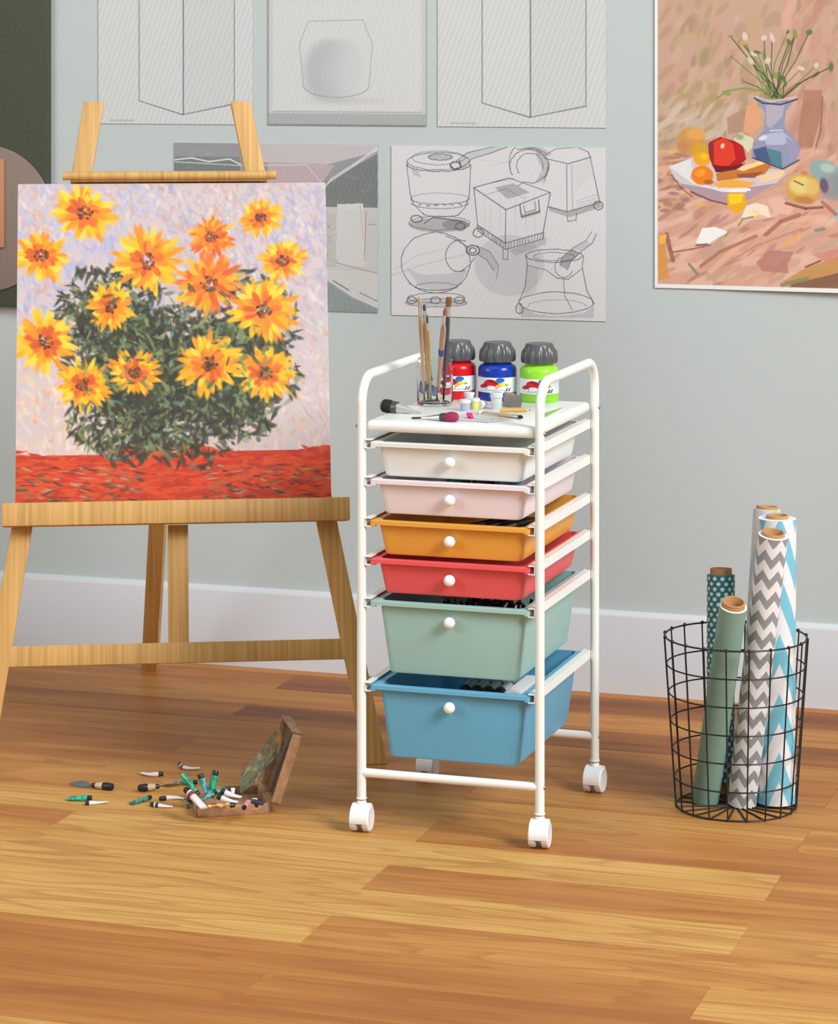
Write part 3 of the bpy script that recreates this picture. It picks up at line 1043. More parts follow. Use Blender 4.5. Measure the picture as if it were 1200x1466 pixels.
P[..., 2] += 0.0008 + 0.0012 * (uu * (1 - vv)) ** 2
Pb = P.copy()
Pb[..., 2] = P[..., 2] - 0.0006
n_ = 120 * 90
ring = list(range(0, 120)) + [119 + 120 * k for k in range(1, 90)] + [119 + 120 * 89 - k for k in range(1, 120)] + [120 * (89 - k) for k in range(1, 89)]
ctr = P.reshape(-1, 3)[ring]
ctb = Pb.reshape(-1, 3)[ring]
m_ = len(ring)
ex = (np.concatenate([ctr, ctb]), [[k, (k + 1) % m_, m_ + (k + 1) % m_, m_ + k] for k in range(m_)] + [[m_ + k for k in range(m_)]])
tag(grid_obj('palette_paper', P, A.a, M_print, None, [ex]), 'white paint stained sheet of paper at the shelf front', 'paper')

P0, P1 = Vector((-1.4276, 4.8134, 0.7385)), Vector((-1.3399, 4.7720, 0.7378))
brush('paint_brush', 'wooden brush with grey tip lying on the stained paper', P0, P1, 0.0036, M_hwood, 0.0034, M_fluff, 0.013, 0.009)
P = [(-1.3283, 4.8668, 0.7333), (-1.3160, 4.9586, 0.7333), (-1.3145, 4.9381, 0.7333), (-1.3108, 4.8121, 0.7333)]
tag(obj('paper_strip', loft([[tuple(p) for p in P], [(p[0], p[1], p[2] + 0.0008) for p in P]]), mat('green_paper', rgb(150, 184, 110), 0.5), None, smooth=None), 'narrow green strip of paper by the lime bottle', 'paper')

# ------------------------------------------------------------------ pictures on the wall
def paper_grain(a, seed, amp=3.0, stripe=5.0, ang=0.32):
    """faint slanting pencil tone over the whole sheet"""
    r = np.random.RandomState(seed)
    yy, xx = np.mgrid[0:a.h, 0:a.w]
    s = np.sin((xx * math.cos(ang) + yy * math.sin(ang)) * 2 * PI / 9.0)
    a.a += (s * stripe * 0.5 + r.randn(a.h, a.w) * amp * 0.4)[..., None]
    a.a = np.clip(a.a, 0, 255)


INK = (92, 92, 100)


def sketch_art():
    """four studies of small canister appliances in pencil"""
    A = Art(600, 460, (212, 212, 213))
    paper_grain(A, 1, 3, 7)
    r = random.Random(2)

    def q(p):
        x, y = p
        return ((x - 42) / 1113 * 600, (y - 66 - (x - 42) * 0.0107) / (884 + (x - 42) * 0.02) * 460)

    def L(pts, w=1.3, al=0.9, n=2):
        for k in range(n):
            pp = [q((x + r.uniform(-3, 3), y + r.uniform(-3, 3))) for x, y in pts]
            A.line(pp, w, INK, al * (1 if k == 0 else 0.45))

    def El(cx, cy, rx, ry, a0=0, a1=360, rot=0, w=1.3, al=0.9, n=2):
        L(ell(cx, cy, rx, ry, a0, a1, rot), w, al, n)

    def Hh(pts, sp, ang, al, wd=0.9):
        A.hatch([q(p) for p in pts], sp, ang, INK, al, wd)

    # upper left: glass pot with a lid and a hose
    El(290, 148, 165, 45); El(290, 130, 140, 36, w=1); El(300, 126, 62, 16, w=1.6)
    Hh(ell(300, 126, 60, 14), 2.4, 0.4, 0.7)
    L([(125, 150), (128, 172)]); El(290, 165, 165, 36, 0, 180, w=1.8)
    L([(122, 165), (140, 320), (160, 375), (215, 425)], 1.6); L([(460, 165), (450, 330), (430, 390), (390, 430)], 1.6)
    El(297, 345, 152, 26, 0, 180); El(297, 340, 152, 26, 180, 360, w=0.9, al=.6); El(297, 365, 150, 30, 0, 180, w=1.1)
    El(305, 420, 95, 18, 0, 180)
    Hh([(140, 185), (180, 190), (200, 235), (160, 220)], 2.6, 0.7, .6)
    for k in range(6):
        L([(185 + k * 42, 372 + 6 * math.sin(k)), (200 + k * 42, 376)], 3, .7, 1)
    L([(350, 160), (370, 190), (410, 175), (400, 140)], 2.2)
    El(378, 170, 26, 20, w=2)
    L([(380, 150), (440, 105), (530, 80), (625, 66)], 1.5); L([(410, 185), (470, 135), (560, 105), (650, 72)], 1.5)
    Hh([(395, 150), (440, 105), (600, 68), (640, 75), (470, 135), (415, 180)], 3.2, 1.9, .55)
    # its base with rollers
    Hh(ell(295, 480, 160, 38), 2.0, 0.75, .75); Hh(ell(380, 478, 70, 26), 1.8, 2.2, .7)
    El(175, 448, 30, 18, w=1.8); El(405, 488, 26, 20, w=1.8); El(295, 470, 160, 36, w=1.2)
    L([(215, 470), (260, 440), (330, 450), (420, 462)], 2.2)
    # lower left: round flask
    El(275, 675, 182, 158, w=1.7); El(400, 640, 72, 82, 60, 290, 0.1, w=1.6)
    L([(330, 535), (390, 560), (440, 590)], 1.6); L([(410, 720), (455, 690), (478, 650)], 1.6)
    L([(40, 745), (200, 690), (430, 630)], 0.9, .6, 1); L([(55, 715), (180, 640), (330, 600)], 0.8, .45, 1)
    El(470, 612, 34, 26, w=2.4); El(470, 612, 18, 14, w=1.6)
    L([(495, 590), (560, 620), (605, 690), (595, 760)], 1.4); L([(500, 635), (545, 665), (580, 720)], 1.4)
    Hh([(118, 700), (200, 738), (330, 735), (450, 712), (400, 790), (300, 825), (190, 800)], 2.3, 0.75, .42)
    Hh([(495, 590), (560, 620), (605, 690), (585, 720), (545, 665), (500, 635)], 2.6, 0.4, .5)
    El(275, 760, 150, 60, 20, 160, w=1.0); El(280, 800, 110, 20, 0, 360, w=1.0)
    El(278, 860, 150, 26, w=1.3); El(278, 885, 160, 22, w=1.1)
    for x in (150, 275, 400):
        El(x, 872, 26, 17, w=1.5)
    Hh(ell(278, 885, 165, 22), 2.6, 0.6, .5)
    # soft disc of tone behind
    Hh(ell(660, 690, 182, 160), 2.4, 0.78, .36); A.dab(*q((660, 700)), 95, 80, 0, (186, 186, 190), 0.35, 0.8)
    # centre: square tub with handle
    L([(475, 285), (660, 235), (870, 310), (640, 400), (475, 285)], 1.8)
    L([(475, 285), (495, 480), (640, 575), (640, 400)], 1.8); L([(870, 310), (835, 520), (640, 575)], 1.8)
    L([(560, 265), (680, 235)], 1.1); L([(520, 330), (640, 290), (740, 345)], 1, .6)
    Hh([(585, 285), (680, 262), (765, 310), (650, 345)], 1.9, 0.6, .75)
    L([(715, 375), (722, 440), (815, 412), (808, 350)], 2.6); L([(735, 380), (740, 415), (795, 398), (792, 358)], 1.4)
    Hh([(712, 400), (722, 448), (820, 418), (820, 400), (730, 425)], 1.8, 0.3, .8)
    L([(495, 480), (500, 510), (640, 608), (835, 550), (838, 520)], 1.6)
    for k in range(14):
        u = k / 13
        L([(500 + 140 * u, 488 + 88 * u), (502 + 138 * u, 515 + 90 * u)], 2.0, .75, 1)
        L([(640 + 195 * u, 578 - 56 * u), (640 + 192 * u, 606 - 56 * u)], 2.0, .75, 1)
    for x in (530, 560, 610, 690, 740, 790):
        L([(x, 330 + 10 * math.sin(x)), (x + 4, 520)], 0.8, .35, 1)
    El(498, 520, 26, 24, w=1.6); L([(625, 600), (625, 655), (650, 660), (655, 600)], 1.5)
    Hh([(660, 612), (850, 540), (850, 580), (690, 640)], 2.2, 0.9, .6)
    L([(705, 275), (735, 258), (790, 262), (850, 220), (865, 160)], 1.6)
    # upper right: tapering bin and its hose ring
    L([(840, 130), (960, 160), (1075, 125), (1065, 100), (1010, 72)], 1.7); L([(845, 118), (900, 82), (1010, 72)], 1.4)
    L([(865, 140), (835, 270)], 1.0, .6); L([(955, 165), (955, 410)], 1.5); L([(980, 165), (985, 405)], 1.0, .7)
    L([(1075, 125), (1122, 360)], 1.7); L([(860, 385), (960, 412), (1122, 360)], 1.8)
    Hh([(860, 385), (960, 412), (1122, 360), (1135, 385), (970, 440), (870, 408)], 2.0, 0.8, .8)
    Hh([(985, 170), (1070, 135), (1090, 230), (1000, 300)], 3.6, 1.4, .18)
    for k in range(3):
        L([(1005, 352 + k * 16), (1108, 322 + k * 16)], 0.9, .6, 1)
    El(1115, 378, 24, 22, w=1.6); L([(955, 430), (958, 460), (1000, 455), (1005, 420)], 1.6)
    El(762, 175, 100, 90, 150, 400, w=1.5); El(765, 170, 68, 64, 140, 380, w=1.2); El(700, 150, 40, 75, 150, 260, w=1.0)
    Hh([(800, 90), (850, 130), (865, 190), (845, 250), (790, 262), (830, 190), (800, 130)], 2.3, 0.2, .6)
    L([(700, 85), (790, 75), (850, 110)], 1.6); Hh([(720, 72), (830, 76), (880, 110), (840, 130), (780, 95)], 2.2, 1.0, .55)
    # lower right: flared jug with a bent pipe
    El(890, 640, 145, 34, w=1.5); El(890, 645, 105, 22, w=1.1)
    L([(745, 640), (752, 690), (742, 800), (710, 880)], 1.6); L([(1040, 640), (1035, 700), (1055, 820), (1095, 890)], 1.7)
    L([(752, 690), (850, 712), (905, 755), (960, 762), (1035, 705)], 1.5)
    El(900, 885, 190, 55, w=1.5); El(905, 905, 150, 36, 180, 360, w=0.9, al=.6)
    L([(940, 760), (945, 850), (985, 925)], 1.5)
    L([(920, 690), (930, 650), (990, 600), (1050, 560), (1080, 515)], 1.5); L([(955, 712), (975, 670), (1030, 620), (1085, 575), (1105, 525)], 1.5)
    Hh([(920, 690), (930, 650), (985, 605), (1020, 630), (975, 670), (955, 712)], 1.8, 0.5, .85)
    Hh([(985, 605), (1050, 560), (1085, 575), (1030, 620)], 2.6, 1.9, .5)
    El(940, 700, 46, 52, 20, 250, w=1.2)
    Hh([(745, 700), (810, 705), (800, 830), (725, 860), (742, 800)], 2.8, 0.8, .35)
    Hh([(705, 900), (800, 945), (900, 955), (1040, 940), (1095, 900), (1090, 965), (720, 960)], 2.3, 1.4, .55)
    El(712, 915, 18, 26, w=1.3); L([(470, 135), (700, 160)], .7, .3, 1); L([(560, 170), (660, 150)], .7, .4, 1)
    return A


def house_art():
    """grey and rose wash of a timber house under a deep eave"""
    A = Art(440, 336, (176, 172, 174))
    r = random.Random(9)
    X = lambda px: (px - 250) / 291 * 440
    Y = lambda py: (py - 206) / 241 * 336
    P = lambda pts: [(X(a), Y(b)) for a, b in pts]
    A.poly(P([(250, 204), (541, 204), (541, 216), (455, 270), (250, 240)]), (150, 150, 152))
    A.poly(P([(350, 204), (545, 204), (545, 214), (470, 235), (350, 232)]), (194, 186, 188))
    A.poly(P([(385, 232), (480, 236), (462, 262), (385, 262)]), (186, 168, 172))
    A.poly(P([(250, 226), (345, 226), (345, 262), (250, 262)]), (128, 136, 134))
    A.hatch(P([(250, 228), (345, 230), (345, 262), (250, 262)]), 5, 0.05, (96, 104, 102), .7, 1.6)
    A.poly(P([(464, 262), (541, 218), (541, 312), (530, 312), (530, 300), (464, 296)]), (128, 132, 130))
    A.hatch(P([(464, 262), (541, 218), (541, 312), (464, 296)]), 6, 0.18, (104, 110, 108), .8, 2)
    A.poly(P([(250, 296), (541, 296), (541, 390), (250, 390)]), (196, 194, 192))
    A.poly(P([(484, 292), (520, 290), (524, 380), (482, 380)]), (206, 205, 204))
    A.hatch(P([(250, 296), (541, 300), (541, 390), (250, 390)]), 4, 0.03, (176, 176, 176), .35, 1.2)
    A.poly(P([(465, 305), (482, 305), (482, 382), (465, 382)]), (186, 184, 178))
    for k in range(60):
        A.dab(X(r.uniform(462, 484)), Y(r.uniform(320, 385)), r.uniform(1, 4), r.uniform(1, 3), r.uniform(0, 3), r.choice([(150, 140, 130), (206, 200, 198), (168, 176, 160)]), .7, .5)
    A.poly(P([(250, 380), (541, 388), (541, 440), (500, 425), (450, 408), (250, 400)]), (200, 198, 196))
    A.poly(P([(250, 400), (470, 402), (505, 425), (541, 440), (541, 450), (250, 450)]), (146, 156, 156))
    A.hatch(P([(250, 402), (470, 405), (505, 428), (541, 442), (541, 450), (250, 450)]), 5, 0.05, (116, 126, 126), .7, 1.8)
    for pts, c, w in (([(545, 206), (510, 232), (475, 256), (460, 276)], (214, 212, 212), 3), ([(541, 212), (505, 238), (470, 262)], (226, 224, 222), 2), ([(250, 234), (345, 238), (440, 236), (462, 262)], (210, 206, 206), 2),
                      ([(524, 302), (522, 372)], (176, 140, 132), 2), ([(516, 294), (520, 340)], (186, 160, 150), 1.5), ([(482, 376), (541, 390)], (160, 140, 140), 2), ([(515, 418), (541, 430)], (120, 118, 116), 2),
                      ([(478, 402), (500, 415)], (110, 106, 104), 2.5), ([(464, 270), (460, 300)], (220, 218, 216), 2), ([(527, 320), (537, 320)], (130, 130, 130), 1.5)):
        A.line(P(pts), w, c, .85)
    A.line(P([(250, 231), (275, 228), (300, 233), (330, 229), (345, 236)]), 3, (222, 222, 222), .9)
    for k in range(160):
        A.dab(r.uniform(0, 440), r.uniform(0, 336), r.uniform(6, 22), r.uniform(2, 5), r.uniform(-.3, .1), r.choice([(190, 176, 178), (170, 172, 172), (204, 202, 202), (178, 170, 160)]), .12, .8)
    paper_grain(A, 4, 4, 4)
    return A


def box_art(seed):
    """pencil study of the lower corner of a box on toned paper"""
    A = Art(300, 290, (204, 206, 205))
    paper_grain(A, seed, 4, 9, 0.36)
    for j in range(2):
        A.line([(80, 30 + j), (80, 248), (166, 272 + j)], 1.4, (120, 122, 124), .9)
        A.line([(166, 272), (264, 252 + j), (264, 40)], 1.4, (120, 122, 124), .9)
        A.line([(166, 66), (166, 272)], 1.8, (104, 106, 108), .8)
        A.line([(80, 30), (166, 66), (264, 40), (176, 12), (80, 30)], 1.2, (120, 122, 124), .7)
    A.hatch([(166, 66), (264, 40), (264, 252), (166, 272)], 5, 0.4, (150, 152, 154), .4, 1)
    x = 22
    for k in range(8):
        A.line([(x, 284), (x + 3, 282), (x + 5, 285)], 1.1, (140, 142, 144), .8)
        x += 6
    return A


def pot_art():
    """shaded pot in pencil inside a broad grey border"""
    A = Art(300, 300, (196, 198, 196))
    A.poly([(10, 8), (290, 8), (290, 274), (10, 274)], (206, 207, 206))
    A.line([(10, 274), (290, 274)], 1.5, (150, 152, 150), .8)
    A.poly([(0, 278), (300, 278), (300, 300), (0, 300)], (172, 176, 174))
    A.hatch([(0, 276), (300, 276), (300, 300), (0, 300)], 5, 0.3, (150, 154, 152), .5, 1.4)
    for k in range(30):
        u = k / 29
        A.dab(104 + 60 * u, 200, 46 - 26 * u, 62, 0.05, (176 + 26 * u, 177 + 26 * u, 177 + 26 * u), .35, .5)
    A.line(ell(130, 226, 62, 22, 0, 180), 1.6, (150, 150, 152), .8)
    A.line([(68, 226), (60, 150), (78, 110), (180, 108), (198, 150), (192, 226)], 1.3, (150, 150, 152), .8)
    A.dab(150, 254, 100, 9, 0, (186, 187, 188), .6, .9)
    A.dab(215, 262, 70, 12, 0, (214, 202, 200), .4, .9)
    A.line([(0, 298), (300, 298)], 3, (140, 142, 144), .9)
    A.line([(0, 0), (0, 300)], 4, (150, 152, 152), .8)
    A.line([(299, 0), (299, 300)], 4, (160, 162, 162), .8)
    paper_grain(A, 5, 4, 5)
    return A


def still_life_art():
    """loose oil of fruit in a white bowl, a blue grey vase and a rose coloured cloth"""
    # canvas 520 x 640; the visible lower part of the picture starts at row 203
    Wd, Hg = 520, 640
    A = Art(Wd, Hg, (196, 160, 140))
    r = random.Random(21)
    s = 1.0 / 1.70 * 0.6     # zoomed view pixels -> canvas
    k_ = 390.0 / 1102.0
    q = lambda x, y: ((x - 98) * k_ + 8, 208 + (y - 10) * k_)
    Q = lambda pts: [q(*p) for p in pts]

    def strokes(n, x0, x1, y0, y1, cols, lx, ly, ang, al=0.8):
        for _ in range(n):
            x, y = q(r.uniform(x0, x1), r.uniform(y0, y1))
            A.dab(x, y, r.uniform(.5, 1.2) * lx, r.uniform(.5, 1.2) * ly, ang + r.uniform(-.35, .35), r.choice(cols), al, .35)

    # backdrop
    strokes(260, 98, 1500, -560, 420, [(176, 152, 118), (190, 162, 128), (200, 168, 146), (186, 146, 124), (168, 140, 112)], 26, 12, -1.1)
    strokes(120, 98, 480, 0, 330, [(178, 152, 112), (170, 150, 120), (196, 170, 142)], 22, 9, -0.9)
    strokes(120, 880, 1500, -560, 500, [(202, 158, 142), (212, 168, 152), (186, 138, 120), (196, 150, 130)], 34, 12, -1.35)
    strokes(26, 100, 560, 150, 330, [(206, 190, 172), (198, 176, 160)], 34, 8, -0.7, .7)
    A.poly(Q([(990, 20), (1100, 20), (1080, 220), (1010, 470), (930, 520), (960, 250)]), (168, 116, 92), .7)
    A.line(Q([(1100, 60), (1090, 260), (1030, 480)]), 4, (140, 90, 84), .7)
    A.poly(Q([(640, 120), (700, 90), (740, 230), (660, 290), (610, 250)]), (226, 160, 118), .8)
    A.poly(Q([(520, 190), (640, 130), (620, 270), (530, 290)]), (172, 136, 112), .8)
    # stems above the vase
    for k in range(26):
        x0 = 820 + r.uniform(-60, 60)
        x1, y1 = x0 + r.uniform(-330, 300), r.uniform(-330, 0)
        A.line(Q([(x0, 70), ((x0 + x1) / 2 + r.uniform(-30, 30), y1 * .5 + 20), (x1, y1)]), 2.2, r.choice([(74, 92, 52), (110, 132, 66), (58, 70, 46)]), .9)
        A.dab(*q(x1, y1), r.uniform(6, 14), r.uniform(4, 8), r.uniform(0, 3), r.choice([(132, 152, 74), (96, 116, 62), (218, 206, 190), (206, 160, 120)]), .9, .4)
    A.line(Q([(760, 30), (620, 10), (520, 30), (460, 75)]), 4, (124, 150, 66), .9)
    A.dab(*q(520, 40), 12, 6, 0.3, (132, 156, 70), .9, .3)
    # cloth
    strokes(420, 60, 1500, 400, 1260, [(214, 164, 142), (220, 174, 154), (206, 154, 132), (210, 158, 136), (226, 184, 164)], 42, 12, -0.45, .75)
    strokes(60, 60, 420, 380, 760, [(196, 150, 112), (170, 120, 104), (160, 116, 112), (222, 178, 110)], 22, 7, -0.2)
    strokes(34, 100, 1500, 760, 1200, [(180, 122, 102), (188, 132, 112), (172, 126, 116)], 24, 6, -0.5, .6)
    for pts, c, w in (([(200, 990), (420, 900), (640, 800), (820, 770)], (230, 190, 168), 9), ([(420, 1120), (660, 900), (900, 800), (1100, 780)], (226, 178, 152), 12), ([(520, 1070), (700, 960), (980, 850)], (196, 132, 104), 4),
                      ([(180, 1010), (300, 990), (420, 960)], (148, 96, 78), 4), ([(360, 1090), (480, 1000), (700, 900)], (168, 112, 90), 7), ([(760, 890), (850, 810), (960, 770)], (164, 104, 86), 9),
                      ([(860, 960), (940, 910), (960, 880)], (230, 168, 96), 9), ([(1000, 1080), (1090, 1040)], (116, 66, 56), 4), ([(150, 900), (170, 990), (190, 1060)], (150, 98, 84), 9)):
        A.line(Q(pts), w, c, .8)
    A.poly(Q([(780, 985), (930, 990), (890, 1060), (900, 1120), (740, 1110), (700, 1060)]), (178, 122, 108), .8)
    A.poly(Q([(860, 1170), (1000, 1085), (1500, 900), (1500, 1010), (1160, 1130), (920, 1190)]), (190, 140, 78), .85)
    A.poly(Q([(930, 1180), (1160, 1120), (1500, 1010), (1500, 1200), (900, 1200)]), (122, 86, 66), .85)
    A.line(Q([(860, 1190), (1010, 1150)]), 9, (132, 128, 96), .8)
    A.poly(Q([(100, 910), (150, 900), (140, 960), (105, 965)]), (236, 180, 74)); A.poly(Q([(98, 960), (140, 975), (165, 1170), (98, 1180)]), (214, 146, 62), .8)
    A.line(Q([(290, 1080), (340, 1140)]), 6, (116, 134, 110), .8); A.line(Q([(1060, 860), (1110, 850)]), 7, (130, 138, 116), .8)
    A.poly(Q([(1040, 1000), (1500, 900), (1500, 960), (1120, 1050)]), (206, 128, 116), .7)
    # bowl
    A.poly(Q([(165, 490), (310, 430), (480, 470), (860, 500), (880, 520), (800, 600), (640, 690), (520, 700), (420, 680), (300, 640), (200, 560)]), (206, 198, 204))
    A.poly(Q([(230, 590), (420, 620), (640, 610), (830, 580), (640, 690), (520, 705), (330, 665)]), (176, 150, 160))
    A.poly(Q([(165, 490), (300, 440), (310, 520), (290, 560), (430, 610), (650, 610), (640, 640), (500, 640), (310, 590)]), (226, 222, 226))
    A.line(Q([(300, 640), (420, 690), (520, 712)]), 4, (110, 72, 76), .8)
    A.line(Q([(540, 632), (660, 622)]), 5, (240, 238, 238))
    A.line(Q([(180, 540), (240, 620), (310, 670)]), 3, (120, 84, 70), .7)
    # fruit
    A.dab(*q(300, 330), 34, 32, 0, (204, 146, 78), 1, .2); A.dab(*q(330, 290), 26, 16, 0, (222, 164, 84), .9, .4); A.dab(*q(250, 370), 16, 16, 0, (190, 132, 90), .8, .4)
    A.dab(*q(360, 400), 20, 22, 0, (210, 160, 40), 1, .2); A.dab(*q(370, 440), 21, 17, 0, (236, 164, 30), 1, .2); A.dab(*q(380, 425), 9, 8, 0, (250, 196, 40), 1, .4)
    A.dab(*q(370, 540), 26, 22, 0, (232, 128, 22), 1, .15); A.dab(*q(360, 525), 15, 9, -.3, (246, 160, 50), .9, .4); A.dab(*q(410, 580), 13, 7, 0, (176, 92, 30), .9, .4)
    A.poly(Q([(410, 340), (480, 305), (570, 330), (620, 360), (640, 440), (570, 500), (460, 520), (430, 480), (408, 400)]), (172, 26, 24))
    A.poly(Q([(440, 340), (500, 310), (560, 350), (575, 440), (520, 490), (440, 470)]), (222, 60, 36)); A.poly(Q([(560, 340), (610, 360), (635, 430), (580, 480), (570, 400)]), (186, 24, 30))
    A.dab(*q(495, 360), 5, 7, .4, (250, 206, 196), 1, .4); A.poly(Q([(440, 480), (560, 480), (640, 460), (560, 520), (450, 520)]), (110, 14, 26), .9)
    A.poly(Q([(405, 350), (430, 345), (440, 480), (415, 440)]), (122, 48, 66), .8)
    A.poly(Q([(560, 320), (600, 280), (680, 310), (690, 350), (650, 400), (610, 350)]), (214, 212, 178)); A.dab(*q(600, 305), 11, 8, 0, (120, 136, 80), .6, .5)
    # melon slices
    A.poly(Q([(455, 525), (590, 500), (760, 430), (800, 470), (740, 540), (590, 555), (460, 575)]), (196, 120, 50))
    A.poly(Q([(580, 500), (780, 425), (790, 450), (620, 510)]), (244, 214, 150)); A.poly(Q([(580, 530), (680, 520), (745, 510), (690, 550), (590, 550)]), (156, 84, 44))
    A.poly(Q([(430, 585), (560, 560), (700, 580), (650, 610), (470, 615)]), (236, 172, 66)); A.poly(Q([(700, 540), (870, 500), (860, 540), (740, 580)]), (240, 206, 160), .9)
    # single lemon at the rim
    A.poly(Q([(520, 650), (560, 640), (630, 645), (640, 720), (590, 770), (530, 740)]), (236, 170, 24)); A.poly(Q([(530, 650), (620, 648), (610, 700), (540, 715)]), (248, 204, 40))
    # vase
    A.poly(Q([(690, 70), (760, 90), (940, 85), (950, 60), (880, 150), (870, 240), (940, 310), (970, 380), (940, 450), (880, 495), (800, 470), (670, 430), (680, 340), (745, 260), (755, 160)]), (146, 150, 178))
    A.poly(Q([(760, 110), (870, 100), (860, 180), (790, 250), (760, 230)]), (178, 170, 186)); A.poly(Q([(680, 380), (760, 360), (820, 470), (700, 440)]), (72, 92, 130))
    A.poly(Q([(760, 370), (850, 390), (860, 490), (800, 480)]), (86, 128, 144)); A.poly(Q([(740, 290), (860, 270), (920, 320), (860, 350), (760, 350)]), (178, 182, 208)); A.poly(Q([(880, 300), (960, 350), (950, 430), (900, 450)]), (156, 150, 182))
    A.line(Q([(690, 70), (740, 100), (850, 108), (950, 75)]), 3.4, (62, 58, 70), .9); A.line(Q([(700, 62), (790, 92), (940, 62)]), 3, (196, 200, 212), .9)
    A.line(Q([(785, 265), (860, 262)]), 3, (214, 208, 216), .9); A.line(Q([(680, 430), (860, 495), (960, 440)]), 3, (58, 54, 76), .8)
    A.dab(*q(740, 310), 12, 6, -.3, (224, 224, 236), .9, .4)
    # apple and shells on the right
    A.dab(*q(985, 610), 40, 35, 0, (206, 160, 76), 1, .12); A.dab(*q(970, 590), 30, 24, 0, (226, 206, 126), .95, .35); A.dab(*q(1040, 600), 18, 22, 0, (222, 188, 110), .9, .4); A.dab(*q(990, 515), 10, 7, 0, (206, 128, 100), .9, .4)
    A.line(Q([(930, 565), (985, 590)]), 3, (110, 88, 50), .9); A.dab(*q(990, 680), 26, 9, .1, (186, 128, 72), .9, .4)
    A.dab(*q(1110, 500), 38, 26, .2, (140, 168, 166), 1, .3); A.dab(*q(1130, 485), 20, 12, .2, (178, 198, 188), .9, .4); A.dab(*q(1160, 600), 30, 34, .5, (150, 146, 150), .9, .4); A.dab(*q(1110, 590), 11, 20, -.2, (92, 74, 106), .8, .4)
    A.dab(*q(1300, 600), 60, 50, .5, (126, 150, 152), .9, .4); A.dab(*q(1200, 760), 12, 20, .2, (150, 190, 182), .9, .4)
    # blossoms on the cloth
    A.poly(Q([(640, 720), (700, 700), (770, 720), (790, 790), (720, 770), (650, 800), (610, 790)]), (238, 222, 202)); A.dab(*q(700, 760), 12, 6, .4, (240, 214, 140), .9, .4)
    A.poly(Q([(770, 680), (850, 660), (930, 730), (900, 770), (810, 760)]), (228, 182, 160)); A.line(Q([(590, 840), (620, 800), (680, 785)]), 4, (140, 146, 84), .9)
    A.poly(Q([(330, 950), (370, 860), (450, 850), (530, 880), (460, 920), (400, 960)]), (240, 236, 236)); A.line(Q([(330, 965), (400, 955)]), 3, (98, 62, 58), .9); A.line(Q([(515, 905), (530, 880)]), 4, (150, 150, 80), .9)
    A.line(Q([(880, 700), (1000, 730), (1100, 720)]), 6, (116, 70, 56), .7); A.line(Q([(1100, 690), (1180, 760)]), 8, (164, 100, 92), .7)
    # white margin
    b = 7
    for sl in ((slice(0, b), slice(None)), (slice(Hg - b - 2, Hg), slice(None)), (slice(None), slice(0, b)), (slice(None), slice(Wd - b, Wd))):
        A.a[sl] = (232, 232, 230)
    return A


YS = Ywall - 0.0022
t = sheet('wall_drawing', sketch_art(), 0.4905, 0.377, M_paper, loc=(-1.949, YS, 0.804), edge=(214, 214, 214))
tag(t, 'pencil sheet of four canister appliance studies behind the cart', 'drawing')
t = sheet('wall_print', house_art(), 0.49, 0.3745, M_paper, loc=(-2.4715, YS, 0.8075), edge=(190, 190, 190))
tag(t, 'grey wash print of a timber house, half behind the easel', 'print')
GT = 'drawings in the upper row on the wall'
t = sheet('wall_drawing', box_art(12), 0.381, 0.37, M_paper, loc=(-2.661, YS, 1.2245), edge=(204, 206, 205))
tag(t, 'pencil drawing of a box corner above the easel top', 'drawing', GT)
t = sheet('wall_drawing', pot_art(), 0.376, 0.37, M_paper, loc=(-2.243, YS, 1.2243), edge=(180, 182, 180))
tag(t, 'pencil drawing of a pot with a grey border, middle of the upper row', 'drawing', GT)
t = sheet('wall_drawing', box_art(13), 0.383, 0.37, M_paper, loc=(-1.841, YS, 1.2245), edge=(204, 206, 205))
tag(t, 'pencil drawing of a box corner above the appliance sketches', 'drawing', GT)
t = sheet('still_life_poster', still_life_art(), 0.52, 0.64, M_print, loc=(-1.3495, YS - 0.0015, 0.8805), edge=(238, 238, 236),
          lift=lambda x, z: 0.014 * np.clip(1 - z * 3.2, 0, 1) ** 2 * np.clip(x * 1.15 - 0.25, 0, 1))
tag(t, 'white bordered still life poster of fruit and a blue vase on the right wall', 'poster')

M_moss = mat('moss_textile', rgb(76, 80, 66), 0.95, bump=(260, 0.7), vary=(180, 0.22), spec=0.1)
M_taupe = mat('taupe_textile', rgb(138, 122, 112), 0.95, bump=(320, 0.5), vary=(240, 0.12), spec=0.1)
M_terra = mat('terracotta_panel', rgb(186, 132, 104), 0.8, spec=0.2)
wa = thing('wall_hanging', 'dark green wall hanging with a taupe disc and terracotta block', 'wall art', (-3.28, Ywall, 0.797))
obj('backing', rbox(0, 0.5, -0.022, -0.001, 0, 0.76, 0.003, 2), M_moss, wa)
obj('disc', xf(lathe([(0.168, 0), (0.17, 0.001), (0.17, 0.004), (0.167, 0.0055)], 72), T(0.345, -0.0215, 0.205) @ R('X', PI / 2)), M_taupe, wa)
obj('block', rbox(0.17, 0.393, -0.036, -0.0265, 0.1385, 0.3435, 0.002, 2), M_terra, wa)

# ------------------------------------------------------------------ easel and canvas
EA = math.radians(24.1)
ET = math.radians(14)
EO = (-2.085, 4.978, 0)
easel = thing('easel', 'wooden A-frame easel with a ledge and a rear leg', 'easel', EO, EA)
EN = (0, -math.cos(ET), math.sin(ET))


def E(u, w, off=0.0):
    return (u, w * math.sin(ET) - off * math.cos(ET), w * math.cos(ET) + off * math.sin(ET))


def Ebox(name, u0, u1, w0, w1, o0, o1, r=0.002, m=None):
    s = rbox(u0, u1, -o1, -o0, w0, w1, r, 2)
    return obj(name, xf(s, R('X', -ET)), m or M_pine, easel)


